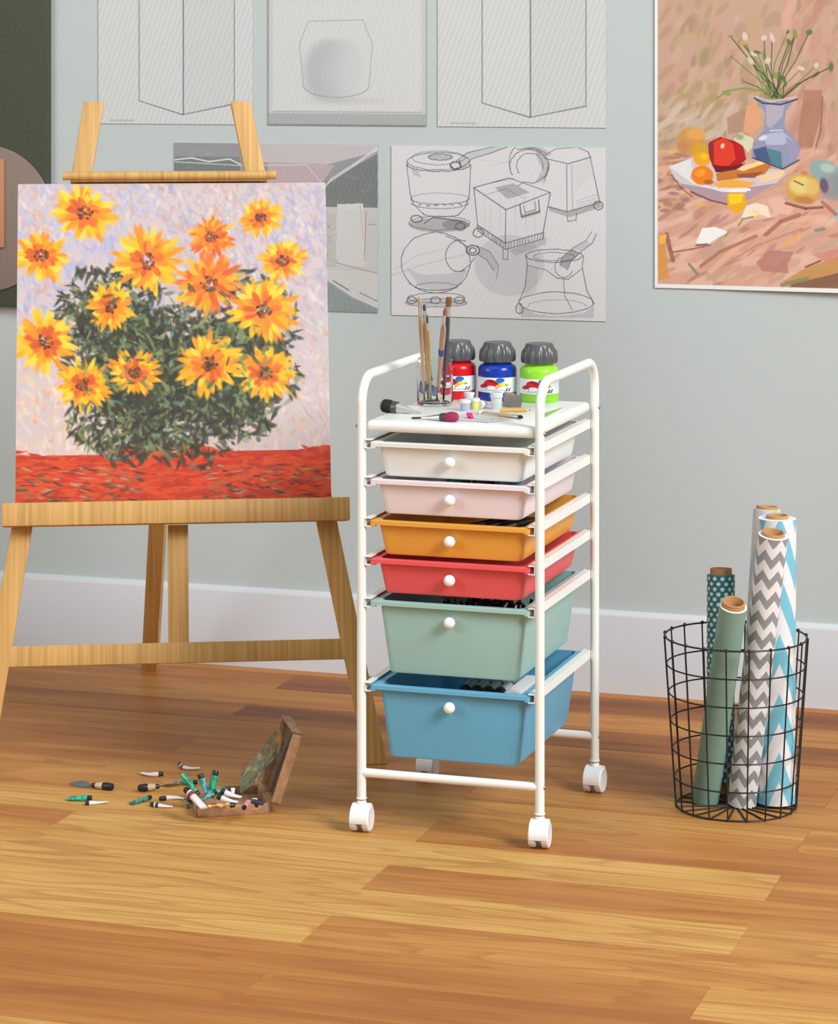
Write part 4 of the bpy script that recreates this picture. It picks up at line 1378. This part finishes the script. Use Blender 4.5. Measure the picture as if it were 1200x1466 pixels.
def slant_leg(name, u0, u1, w1, wd, th):
    """leg in the easel plane, its foot cut level with the floor"""
    h = wd / 2
    dz = (u1 - u0) / w1
    c = 1 / math.sqrt(1 + dz * dz)
    hw = h / c
    prof = []
    loops = []
    for w, uu in ((0, u0), (w1, u1)):
        ring = []
        for du, o in ((-hw, -th / 2), (hw, -th / 2), (hw, th / 2), (-hw, th / 2)):
            p = E(uu + du, w, o)
            if w == 0:
                p = (p[0], p[1] + p[2] * -math.tan(ET), 0.0005)
            ring.append(p)
        loops.append(ring)
    v, f = loft(loops)
    bm = bmesh.new()
    vv = [bm.verts.new(x) for x in v]
    for q in f:
        bm.faces.new([vv[i] for i in q])
    bmesh.ops.recalc_face_normals(bm, faces=bm.faces)
    bmesh.ops.bevel(bm, geom=list(bm.edges), offset=0.0022, segments=2, profile=0.5, affect='EDGES')
    bm.verts.index_update()
    sh = (np.array([x.co[:] for x in bm.verts]), [[q.index for q in g.verts] for g in bm.faces])
    bm.free()
    return obj(name, sh, M_pine, easel)


slant_leg('leg', 0.379, 0.1285, 1.325, 0.0405, 0.022)
slant_leg('leg', -0.386, -0.171, 1.325, 0.0405, 0.022)
Ebox('ledge', -0.348, 0.333, 0.4665, 0.512, 0.046, 0.060, 0.003)
Ebox('ledge_shelf', -0.345, 0.330, 0.468, 0.480, 0.0112, 0.0458, 0.001)
Ebox('stretcher', -0.336, 0.3275, 0.2005, 0.240, -0.009, 0.0105, 0.0015)
Ebox('centre_post', -0.0245, 0.0155, 0.238, 0.4675, -0.008, 0.008, 0.0015)
obj('top_bar', tube([E(-0.233, 1.1645, 0.040), E(-0.1, 1.1645, 0.040), E(0.0, 1.1645, 0.040), E(0.198, 1.1645, 0.040)], 0.0088, 20), M_pine, easel)
Ebox('clamp_board', -0.217, 0.178, 1.112, 1.159, 0.0112, 0.0148, 0.0008)
Ebox('clamp_board', -0.217, 0.178, 1.1535, 1.162, 0.0148, 0.038, 0.0008)
Ebox('hinge_rail', -0.222, 0.19, 0.985, 1.025, -0.031, -0.0112, 0.0015)
obj('leg', bar((-0.05, 0.866, 0.003), E(-0.012, 1.0, -0.045), 0.036, 0.022, up=(0, -0.6, 0.8), r=0.002), M_pine, easel)


def flowers_art():
    """free impression of golden blooms in loose foliage: no particular picture, only dabs of the same colours"""
    Wd, Hg = 470, 500
    A = Art(Wd, Hg, (200, 184, 184))
    r = random.Random(77)

    def bg(x, y):
        u, v = x / Wd, y / Hg
        top = (168, 170, 206) if u < 0.45 else (170, 160, 180)
        low = (222, 192, 168) if u < 0.5 else (196, 182, 182)
        k = min(1, max(0, (v - 0.25) / 0.35))
        return [top[i] * (1 - k) + low[i] * k for i in range(3)]

    for _ in range(5200):
        x, y = r.uniform(0, Wd), r.uniform(0, Hg)
        n_ = math.sin(x * .021 + 1.3 * math.sin(y * .017)) + math.sin(y * .026 + x * .008)
        c = [v + r.gauss(0, 9) for v in bg(x, y)]
        z = r.random()
        if z < 0.09 + 0.05 * n_:
            c = (204, 150, 114)
        elif z < 0.20 and y < Hg * .5 and n_ < 0.2:
            c = (136, 152, 210)
        elif z < 0.26:
            c = (230, 214, 206)
        elif z < 0.32 and y > Hg * .5:
            c = (228, 182, 120)
        A.dab(x, y, r.uniform(5, 15), r.uniform(1.6, 4.5), 1.2 + r.gauss(0, .6), c, .42, .6)
    # red ground
    A.poly([(0, .815 * Hg), (Wd, .805 * Hg), (Wd, Hg), (0, Hg)], (192, 58, 30))
    for _ in range(2300):
        x = r.uniform(0, Wd)
        y = r.uniform(0.80 * Hg, Hg) + 9 * math.sin(x * .021)
        A.dab(x, y, r.uniform(6, 16), r.uniform(1.5, 4), r.gauss(0, .15), r.choice([(204, 62, 28), (190, 54, 28), (218, 74, 34), (172, 50, 30), (206, 84, 44)]), .85, .4)
    for _ in range(210):
        x, y = r.choice([r.uniform(0, 190), r.uniform(280, Wd)]), r.uniform(0.85 * Hg, 0.97 * Hg)
        A.dab(x, y, r.uniform(5, 14), r.uniform(1, 2.2), r.gauss(.1, .2), r.choice([(88, 76, 58), (128, 108, 78), (70, 56, 44), (172, 150, 120)]), .8, .4)
    # foliage mass
    clumps = [(r.uniform(.25, .75) * Wd, r.uniform(.36, .72) * Hg, r.uniform(.10, .19) * Wd, r.uniform(.09, .16) * Hg) for _ in range(17)] + [(.5 * Wd, .52 * Hg, .2 * Wd, .15 * Hg), (.42 * Wd, .6 * Hg, .18 * Wd, .14 * Hg), (.6 * Wd, .58 * Hg, .18 * Wd, .13 * Hg)] * 2
    for _ in range(5600):
        cx_, cy_, ax, ay = r.choice(clumps)
        a, q = r.uniform(0, 2 * PI), math.sqrt(r.random())
        x, y = cx_ + q * ax * math.cos(a), cy_ + q * ay * math.sin(a)
        dk = r.random() < 0.74
        c = r.choice([(52, 48, 38), (44, 44, 38), (66, 66, 44), (60, 54, 42), (52, 62, 48)]) if dk else r.choice([(112, 128, 76), (88, 108, 70), (132, 148, 108), (106, 134, 124), (142, 144, 94)])
        A.dab(x, y, r.uniform(5, 16), r.uniform(1.8, 5), r.uniform(0, PI), c, .72, .5)
    # blooms, scattered by chance
    spots = []
    tries = 0
    while len(spots) < 14 and tries < 4000:
        tries += 1
        x, y, R_ = r.uniform(.07, .93) * Wd, r.uniform(.08, .70) * Hg, r.uniform(36, 58)
        if all(math.hypot(x - a, y - b) > (R_ + c) * .76 for a, b, c in spots):
            spots.append((x, y, R_))
    for x, y, R_ in spots:
        sq = r.uniform(.72, 1.0)
        tilt = r.uniform(-.5, .5)
        warm = r.random()
        for ring, n in ((1.0, 30), (0.78, 26), (0.55, 20)):
            for k in range(n):
                a = 2 * PI * k / n + r.gauss(0, .1)
                L = R_ * ring * r.uniform(.82, 1.12)
                px_, py_ = L * .62 * math.cos(a), L * .62 * sq * math.sin(a)
                px_, py_ = px_ * math.cos(tilt) - py_ * math.sin(tilt), px_ * math.sin(tilt) + py_ * math.cos(tilt)
                c = r.choice([(248, 186, 32), (242, 164, 28), (236, 140, 30), (252, 206, 60)] if warm < .65 else [(240, 150, 34), (228, 112, 34), (246, 176, 40), (214, 92, 34)])
                if ring < .6:
                    c = r.choice([(222, 108, 34), (236, 136, 36), (206, 88, 36)])
                A.dab(x + px_, y + py_, L * .40, R_ * .10, math.atan2(py_, px_), c, .92, .35)
        for _ in range(34):
            a, q = r.uniform(0, 2 * PI), R_ * .24 * math.sqrt(r.random())
            A.dab(x + q * math.cos(a), y + q * sq * math.sin(a), 3.2, 2.4, r.uniform(0, 3), r.choice([(120, 56, 30), (150, 74, 34), (84, 42, 28), (176, 88, 38)]), .85, .4)
    for _ in range(150):
        x, y = r.uniform(.2, .8) * Wd, r.uniform(.3, .78) * Hg
        A.dab(x, y, r.uniform(5, 12), r.uniform(2, 4), r.uniform(0, PI), r.choice([(70, 74, 48), (120, 140, 84), (96, 118, 92)]), .7, .4)
    return A


cw, chh = 0.621, 0.669
cpos = E(-0.3225, 0.4812, 0.030)
cz, sz_ = math.cos(EA), math.sin(EA)
cvs = sheet('canvas', flowers_art(), cw, chh, M_oil, t=0.0145, loc=(EO[0] + cpos[0] * cz - cpos[1] * sz_, EO[1] + cpos[0] * sz_ + cpos[1] * cz, cpos[2]), rot=(-ET, 0, EA), edge=(226, 222, 214))
tag(cvs, 'painted canvas of golden flowers over a red ground standing on the easel', 'painting')

# ------------------------------------------------------------------ wire basket
BX, BY = -1.0099, 5.0464
R0, R1, BH = 0.1087, 0.1304, 0.313
NW = 20
basket = thing('wire_basket', 'round black wire basket holding rolls of wrapping paper', 'basket', (BX, BY, 0))
wr = 0.00155
zb0 = 0.0022


def ringp(r, z, n=72):
    return [(r * math.cos(2 * PI * k / n), r * math.sin(2 * PI * k / n), z) for k in range(n)]


for k in range(7):
    u = k / 6
    rr = R0 + (R1 - R0) * u
    obj('rim' if k == 6 else ('base_ring' if k == 0 else 'wire_hoop'), tube(ringp(rr, zb0 + (BH - zb0) * u), wr if k < 6 else wr * 1.15, 8, closed=True), M_wire, basket)
obj('hub_ring', tube(ringp(0.012, zb0, 24), wr, 8, closed=True), M_wire, basket)
ph0 = math.radians(-90 + 17.8 + 4)
for k in range(NW):
    a = ph0 + 2 * PI * k / NW
    c, s = math.cos(a), math.sin(a)
    ro = wr * 1.6
    pts = [(0.012 * c, 0.012 * s, zb0), (R0 * 0.5 * c, R0 * 0.5 * s, zb0 - 0.0004), ((R0 - 0.002) * c, (R0 - 0.002) * s, zb0 - 0.0004), ((R0 + ro) * c, (R0 + ro) * s, zb0 + 0.0024)]
    pts += [((R0 + ro + (R1 - R0) * u) * c, (R0 + ro + (R1 - R0) * u) * s, zb0 + (BH - zb0) * u) for u in (0.1, 0.3, 0.5, 0.75, 1.0)]
    obj('upright_wire', [tube(pts, wr, 8), ball(0.0036, ((R1 + ro * .4) * c, (R1 + ro * .4) * s, BH + 0.0006), 10, 8), ball(0.0026, ((R0 + ro * .5) * c, (R0 + ro * .5) * s, zb0 + 0.0006), 8, 6)], M_wire, basket)


# ------------------------------------------------------------------ wrapping paper rolls
def roll(label, B, Tp, r, pattern, nu, nv, core_r, core_out=0.006, core_bot=0.0, rim_col=(238, 238, 236), phase=0.0):
    B, Tp = Vector(B), Vector(Tp)
    d = Tp - B
    L = d.length
    t = thing('wrapping_paper_roll', label, 'paper roll', B, 0, 'wrapping paper rolls in the basket')
    t.rotation_mode = 'QUATERNION'
    t.rotation_quaternion = d.to_track_quat('Z', 'Y')
    th = np.linspace(0, 2 * PI, nu, endpoint=False)
    zz = np.linspace(core_bot, L, nv)
    tg, zg = np.meshgrid(th, zz)
    P = np.stack([r * np.cos(tg), r * np.sin(tg), zg], -1)
    C = pattern((tg + phase) % (2 * PI), zg - core_bot, L)
    n = 64
    top = loft([circ(r, L, n), circ(r * .985, L + 0.0004, n), circ(core_r + .0004, L + 0.0002, n)], cap0=False, cap1=False)
    bot = loft([circ(core_r + .0004, core_bot, n), circ(r, core_bot, n)], cap0=False, cap1=False)
    grid_obj('paper', P, C, M_wrap, t, [top, bot], extra_col=rim_col, wrap=True)
    ci = core_r * 0.86
    obj('core', loft([circ(ci, 0.0, 40), circ(core_r, 0.0, 40), circ(core_r, L + core_out - .0006, 40), circ(core_r - .0006, L + core_out, 40), circ(ci + .0004, L + core_out, 40), circ(ci, L + core_out - .0006, 40), circ(ci, 0.0, 40)], cap0=False, cap1=False), M_card, t)
    return t


def two(mask, a, b):
    return np.where(mask[..., None], np.array(a, float), np.array(b, float))


def plain(c):
    return lambda th, z, L: np.tile(np.array(c, float), z.shape + (1,))


def chevron(n, period, amp, duty, a, b, off=0.0):
    def f(th, z, L):
        tri = np.abs(((th * n / (2 * PI)) % 1) * 2 - 1)
        return two((((L - z) + tri * amp + off) / period) % 1 < duty, a, b)
    return f


def dots(n, pitch, rad, r, a, b):
    def f(th, z, L):
        row = np.floor(z / pitch)
        ph = (th * n / (2 * PI) + 0.5 * (row % 2)) % 1 - 0.5
        dx = ph * 2 * PI / n * r
        dz = (z / pitch - row - 0.5) * pitch
        return two(dx * dx + dz * dz < rad * rad, b, a)
    return f


def faint(th, z, L):
    base = two((((L - z) + np.abs(((th * 4 / (2 * PI)) % 1) * 2 - 1) * 0.05) / 0.12) % 1 < 0.35, (196, 214, 222), (226, 226, 224))
    g = np.exp(-((th - 3.1) / 0.35) ** 2)[..., None]
    pk = (np.exp(-((th - 5.0) / 0.5) ** 2) * np.exp(-((L - z - .012) / 0.012) ** 2))[..., None]
    base = base * (1 - g * .6) + np.array((150, 176, 96.)) * g * .6
    return base * (1 - pk * .6) + np.array((226, 170, 184.)) * pk * .6


roll('teal roll with white polka dots, farthest left in the basket', (-1.0525, 5.112, 0.006), (-1.0584, 5.1482, 0.4051), 0.0262, dots(11, 0.0095, 0.0036, 0.0262, (44, 124, 134), (232, 236, 236)), 110, 330, 0.0205, 0.0125, 0.020, (60, 130, 140))
roll('plain sage green roll leaning forward, front left in the basket', (-1.0677, 5.050, 0.006), (-0.9928, 4.9382, 0.3900), 0.0250, plain((128, 163, 149)), 64, 40, 0.0205, 0.010)
roll('grey and white chevron roll in the middle front of the basket', (-1.0, 5.052, 0.006), (-0.9268, 4.9752, 0.5160), 0.0270, chevron(6, 0.0385, 0.0185, 0.48, (148, 150, 152), (230, 232, 234)), 156, 520, 0.0205, 0.006, phase=0.5)
roll('thick roll with large light blue and white zigzags, right in the basket', (-0.941, 5.077, 0.006), (-0.9393, 5.0815, 0.5286), 0.0352, chevron(3, 0.108, 0.087, 0.5, (118, 190, 210), (226, 228, 230), 0.03), 150, 420, 0.0205, 0.006, phase=-0.17)
roll('pale roll with faint blue and green print at the back of the basket', (-1.0, 5.128, 0.006), (-0.9739, 5.1649, 0.5304), 0.0255, faint, 90, 160, 0.0205, 0.006)

# ------------------------------------------------------------------ on the floor: paint box, palette, tubes, knives
BA = math.radians(29.5)
box = thing('paint_box', 'small open wooden paint box on the floor in front of the easel', 'box', (-1.9267, 4.6689, 0), BA)
bw_, bd_, bh_ = 0.136, 0.135, 0.0195
th_ = 0.0045
obj('box_body', [rbox(0, bw_, 0, bd_, 0.0004, 0.003, 0.0005), rbox(0, bw_, 0, th_, 0.0004, bh_, 0.0006), rbox(0, bw_, bd_ - th_, bd_, 0.0004, bh_, 0.0006), rbox(0, th_, 0, bd_, 0.0004, bh_, 0.0006), rbox(bw_ - th_, bw_, 0, bd_, 0.0004, bh_, 0.0006)], M_boxwood, box)
obj('divider', rbox(0.075, 0.078, th_, bd_ - th_, 0.003, 0.015, 0.0004), M_boxdark, box)
lid = obj('lid', [rbox(0.0005, 0.018, 0, th_, 0, 0.136, 0.0006), rbox(0.0005, 0.018, bd_ - th_, bd_, 0, 0.136, 0.0006), rbox(0.0005, 0.018, 0, bd_, 0, th_, 0.0006), rbox(0.0005, 0.018, 0, bd_, 0.136 - th_, 0.136, 0.0006), rbox(0.0145, 0.018, 0.0004, bd_ - 0.0004, 0.0004, 0.1356, 0.0004)], M_boxwood, box, loc=(bw_ + 0.0006, 0, bh_ - 0.001), rot=(0, math.radians(18), 0))
obj('lid_lining', rbox(0.0128, 0.0143, th_ + 0.0003, bd_ - th_ - 0.0003, th_ + 0.0003, 0.136 - th_ - 0.0003), M_boxdark, lid)
for yy in (0.032, 0.102):
    obj('clasp', rbox(0.004, 0.012, yy - 0.008, yy + 0.008, 0.1355, 0.1375, 0.0008), M_steel, lid)

# the old wooden palette standing in the box
palw = [(-1.8136, 4.7650, 0.1413), (-1.8074, 4.7650, 0.1270), (-1.8061, 4.7650, 0.1118), (-1.8102, 4.7650, 0.0986), (-1.8239, 4.7650, 0.0835), (-1.8362, 4.7650, 0.0684), (-1.8445, 4.7650, 0.0523), (-1.8596, 4.7650, 0.0382), (-1.8789, 4.7650, 0.0238), (-1.8831, 4.7650, 0.0389), (-1.8844, 4.7650, 0.0555), (-1.8748, 4.7650, 0.0691), (-1.8610, 4.7650, 0.0844), (-1.8486, 4.7650, 0.1021), (-1.8376, 4.7650, 0.1170), (-1.8239, 4.7650, 0.1335)]
A = Art(90, 90, (112, 108, 74))
r = random.Random(31)
for _ in range(420):
    A.dab(r.uniform(0, 90), r.uniform(0, 90), r.uniform(2, 9), r.uniform(1, 3.5), r.uniform(-1.4, -.3), r.choice([(96, 104, 66), (128, 126, 82), (82, 78, 74), (140, 112, 82), (104, 124, 96), (148, 140, 92), (120, 92, 90), (70, 80, 62), (164, 156, 120)]), .75, .4)
A.dab(78, 15, 8, 7, 0, (190, 120, 76), .9, .4)
xs_, zs_ = [p[0] for p in palw], [p[2] for p in palw]
x0_, x1_, z0_, z1_ = min(xs_), max(xs_), min(zs_), max(zs_)


def palette_obj():
    bm = bmesh.new()
    vs = [bm.verts.new((x, 0, z)) for x, y, z in palw]
    bm.faces.new(vs)
    bmesh.ops.triangulate(bm, faces=list(bm.faces))
    for _ in range(5):
        bmesh.ops.subdivide_edges(bm, edges=list(bm.edges), cuts=1, use_grid_fill=True)
    ext = bmesh.ops.extrude_face_region(bm, geom=list(bm.faces))
    for v in ext['geom']:
        if isinstance(v, bmesh.types.BMVert):
            v.co.y += 0.003
    for v in bm.verts:     # warped board: curls along its length and leans back
        u = (v.co.z - z0_) / (z1_ - z0_)
        v.co.y += 0.012 * math.sin(u * PI) + 0.03 * u
    bm.verts.index_update()
    bmesh.ops.recalc_face_normals(bm, faces=bm.faces)
    me = bpy.data.meshes.new('palette')
    bm.to_mesh(me)
    bm.free()
    n = len(me.vertices)
    cc = np.ones((n, 4), dtype=np.float32)
    for i, v in enumerate(me.vertices):
        ix = int(np.clip((v.co.x - x0_) / (x1_ - x0_) * 89, 0, 89))
        iz = int(np.clip((z1_ - v.co.z) / (z1_ - z0_) * 89, 0, 89))
        cc[i, :3] = lin(A.a[iz, ix] / 255)
    me.color_attributes.new('Col', 'FLOAT_COLOR', 'POINT').data.foreach_set('color', cc.ravel())
    me.materials.append(M_print)
    ctr = Vector(((x0_ + x1_) / 2, palw[0][1], z0_))
    for v in me.vertices:
        v.co.x -= ctr.x
        v.co.z -= ctr.z
    o = bpy.data.objects.new('palette', me)
    o.location = ctr
    link(o, None)
    return tag(o, 'paint covered wooden palette standing slanted in the paint box', 'palette')


palette_obj()


def mottled(name, a, b, sc):
    m = mat(name, a, 0.4)
    nt = m.node_tree
    n = nt.nodes.new('ShaderNodeTexNoise'); n.inputs['Scale'].default_value = sc; n.inputs['Detail'].default_value = 2
    tc = nt.nodes.new('ShaderNodeTexCoord')
    rp = nt.nodes.new('ShaderNodeValToRGB')
    rp.color_ramp.elements[0].position, rp.color_ramp.elements[0].color = 0.42, a
    rp.color_ramp.elements[1].position, rp.color_ramp.elements[1].color = 0.58, b
    nt.links.new(tc.outputs['Object'], n.inputs['Vector'])
    nt.links.new(n.outputs['Fac'], rp.inputs['Fac'])
    nt.links.new(rp.outputs['Color'], nt.nodes['Principled BSDF'].inputs['Base Color'])
    return m


M_tw = mat('white_tube', rgb(222, 216, 216), 0.35)
M_tt = mottled('teal_tube', rgb(58, 186, 160), rgb(24, 92, 92), 130)
M_tg = mottled('green_tube', rgb(28, 176, 116), rgb(34, 116, 108), 110)
M_tb = mottled('blue_green_tube', rgb(108, 178, 182), rgb(48, 96, 110), 140)
M_td = mottled('dark_teal_tube', rgb(64, 150, 124), rgb(34, 78, 76), 150)
M_tm = mottled('olive_smeared_tube', rgb(120, 118, 92), rgb(44, 50, 44), 120)
M_tr = mottled('red_yellow_tube', rgb(132, 30, 36), rgb(216, 184, 90), 75)
M_red = mat('red_band', rgb(158, 44, 62), 0.4)
M_dkb = mat('dark_green_band', rgb(46, 66, 56), 0.4)
M_tcap = mat('tube_cap_black', rgb(30, 32, 32), 0.4)
M_tblu = mat('dark_blue_tube', rgb(48, 56, 72), 0.4)


def paint_tube(label, cap, tail, body, band=None, bend=(0, 0, 0), r=0.0052, group=None, capm=None, flat=None):
    """squeezed paint tube: round at the cap, flat at the tail"""
    cap, tail, bend = Vector(cap), Vector(tail), Vector(bend)
    if flat is None:
        flat = 0.8 if body is M_tw else 0.4
    t = thing('paint_tube', label, 'paint tube', cap, 0, group)
    d = tail - cap

    def C(u):
        return d * u + bend * (4 * u * (1 - u))

    def frame(u):
        tg = (C(min(1, u + .02)) - C(max(0, u - .02))).normalized()
        s = tg.cross(Vector((0, 0, 1)))
        s = s.normalized() if s.length > 0.15 else Vector((0.95, 0.3, 0)).normalized()
        n = s.cross(tg).normalized()
        return s, n

    def ring(u, a, b, n=16):
        s, nn = frame(u)
        return [tuple(C(u) + s * (a * math.cos(2 * PI * k / n)) + nn * (b * math.sin(2 * PI * k / n))) for k in range(n)]
    us = [0.17, 0.2, 0.26] + [0.26 + 0.74 * k / 9 for k in range(1, 10)]
    loops = []
    for u in us:
        f = max(0, (u - 0.3) / 0.7)
        a = r * (1 + 0.12 * f)
        b = r * (1 - flat * f ** 0.9)
        if u < 0.19:
            a = b = r * 0.6
        loops.append(ring(u, a, b))
    obj('body', loft(loops), body, t)
    if band:
        obj('band', loft([ring(0.262, r * 1.03, r * 1.03), ring(0.34, r * 1.04, r * 1.0), ring(0.4, r * 1.06, r * .95)], cap0=False, cap1=False), band, t)
    obj('cap', loft([ring(0.0, r * 0.78, r * 0.78), ring(0.03, r * 0.86, r * 0.86), ring(0.16, r * 0.92, r * 0.92), ring(0.185, r * 0.86, r * 0.86)]), capm or M_tcap, t)
    return t


GF = 'paint tubes scattered on the floor'
zt_ = 0.0056
paint_tube('teal paint tube on the floor, leftmost of all', (-2.1545, 4.7146, 0.0056), (-2.1982, 4.7032, 0.0036), M_tt, None, (0, 0, 0), 0.0056, GF)
paint_tube('white paint tube touching the leftmost teal tube', (-2.1537, 4.6836, 0.0046), (-2.1223, 4.7137, 0.0020), M_tw, None, (0, -.004, 0), 0.0042, GF)
paint_tube('white curved paint tube behind the right palette knife', (-2.0987, 4.9176, 0.0050), (-2.1416, 4.9159, 0.0040), M_tw, None, (0.002, -.010, 0), 0.0048, GF)
paint_tube('white paint tube with a red band, farthest back', (-2.0956, 4.9930, 0.0062), (-2.0479, 4.9802, 0.0050), M_tw, M_red, (-.002, -.014, -.001), 0.0042, GF)
paint_tube('narrow teal paint tube lying slantwise between two knives', (-2.0540, 4.7568, 0.0050), (-2.0744, 4.7103, 0.0030), M_td, None, (0, 0, 0), 0.0048, GF)
paint_tube('white paint tube just left of the paint box', (-2.0338, 4.7522, 0.0046), (-1.9931, 4.7755, 0.0020), M_tw, None, (0, .008, 0), 0.0046, GF)
paint_tube('white paint tube with a green band, nearest the viewer', (-2.0347, 4.7121, 0.0052), (-1.9948, 4.7199, 0.0020), M_tw, M_dkb, (0, -.004, 0), 0.0048, GF)
paint_tube('dark teal paint tube under the right palette knife tip', (-2.0116, 4.8816, 0.0050), (-2.0523, 4.8659, 0.0030), M_td, None, (0, 0, 0), 0.0046, GF)

GB2 = 'paint tubes heaped in the box'
paint_tube('teal paint tube sticking up at the box back left corner', (-1.9385, 4.7075, 0.0297), (-1.9704, 4.7078, 0.0667), M_tg, None, (0, 0, 0), 0.0062, GB2)
paint_tube('blue green paint tube standing upright in the box', (-1.9380, 4.7130, 0.0680), (-1.9171, 4.7092, 0.0260), M_tb, None, (0, 0, 0), 0.0062, GB2)
paint_tube('bright green paint tube standing upright, tallest in the box', (-1.9137, 4.7313, 0.0718), (-1.9178, 4.7142, 0.0259), M_tg, None, (0, 0, 0), 0.0066, GB2)
paint_tube('blue tube lying slantwise under the upright tubes', (-1.8900, 4.6759, 0.0507), (-1.9127, 4.6581, 0.0357), M_tb, None, (0, 0, 0), 0.0046, GB2)
paint_tube('teal paint tube lying across the middle of the box', (-1.8733, 4.7127, 0.0414), (-1.9151, 4.6940, 0.0389), M_tt, None, (0, 0, 0.001), 0.0058, GB2)
paint_tube('white tube with a red band leaning over the left box edge', (-1.9430, 4.6588, 0.0532), (-1.8934, 4.6275, 0.0313), M_tw, M_red, (0, 0, 0), 0.0072, GB2)
paint_tube('white paint tube lying beside the foot of the palette', (-1.8790, 4.6689, 0.0534), (-1.8411, 4.6759, 0.0433), M_tw, None, (0, 0, -.002), 0.0058, GB2)
paint_tube('white curved paint tube in the centre of the box', (-1.8775, 4.6484, 0.0486), (-1.8397, 4.6553, 0.0399), M_tw, None, (0, 0, -.002), 0.0054, GB2)
paint_tube('short white paint tube pointing up near the palette', (-1.8641, 4.6895, 0.0405), (-1.8653, 4.6943, 0.0531), M_tw, None, (0, 0, 0), 0.0034, GB2)
paint_tube('red and yellow paint tube along the front box wall', (-1.8420, 4.6440, 0.0370), (-1.8810, 4.6105, 0.0412), M_tr, None, (0, 0, 0), 0.0052, GB2)
paint_tube('pinkish tube with a dark cap hanging over the front wall', (-1.8180, 4.6276, 0.0376), (-1.8236, 4.6657, 0.0398), mat('pink_tube', rgb(222, 150, 156), .4), None, (0, 0, 0), 0.0048, GB2)
paint_tube('dark blue paint tube in the right front box corner', (-1.8158, 4.6630, 0.0412), (-1.7948, 4.6645, 0.0375), M_tblu, None, (0, 0, 0), 0.0048, GB2, M_tblu)
paint_tube('white stubby paint tube beside the dark blue one', (-1.8044, 4.6561, 0.0351), (-1.8188, 4.6830, 0.0408), M_tw, None, (0, 0, 0), 0.0042, GB2)
paint_tube('olive smeared paint tube propped outside the left box wall', (-1.9389, 4.6654, 0.0367), (-1.9254, 4.6330, 0.0285), M_tm, None, (0, 0, 0), 0.0062, GB2)


def knife(label, butt, tip, fl=0.42):
    """palette knife: black dipped wooden handle, collar, thin blade"""
    butt, tip = Vector(butt), Vector(tip)
    d = tip - butt
    L = d.length
    t = thing('palette_knife', label, 'palette knife', butt, 0, 'palette knives on the floor')
    t.rotation_mode = 'QUATERNION'
    t.rotation_quaternion = d.to_track_quat('Z', 'Y')
    hr = 0.0072
    side = d.normalized().cross(Vector((0, 0, 1))).normalized()
    wd = (side * 0.72 + Vector((0, 0, 1)) * 0.69)
    wl = t.rotation_quaternion.inverted() @ wd
    roll_ = math.atan2(wl.y, wl.x)
    obj('handle_end', lathe([(0.003, 0), (0.0062, 0.002), (hr, 0.008), (hr * 1.02, L * .2), (hr * .88, L * .235)], 20), M_black, t)
    obj('handle', lathe([(hr * .9, L * .23), (hr * .86, L * .3), (hr * .62, L * .40)], 20), M_hwood, t)
    obj('collar', lathe([(hr * .62, L * .395), (hr * .7, L * .41), (hr * .5, L * .485)], 16), M_tcap, t)
    bl = []
    for u, w in ((0.47, .0022), (0.55, .003), (0.62, .0066), (0.72, .0072), (0.86, .0052), (1.0, .0006)):
        bl.append([(-w, -0.0004, L * u), (w, -0.0004, L * u), (w, 0.0004, L * u), (-w, 0.0004, L * u)])
    obj('blade', xf(loft(bl), R('Z', roll_)), M_steel, t)
    return t


knife('palette knife with its blade pointing left, left of the pair', (-2.1454, 4.7920, 0.0075), (-2.2413, 4.8018, 0.0045))
knife('palette knife with its black handle end left, beside the box', (-2.0983, 4.7968, 0.0075), (-2.0206, 4.8312, 0.0130))
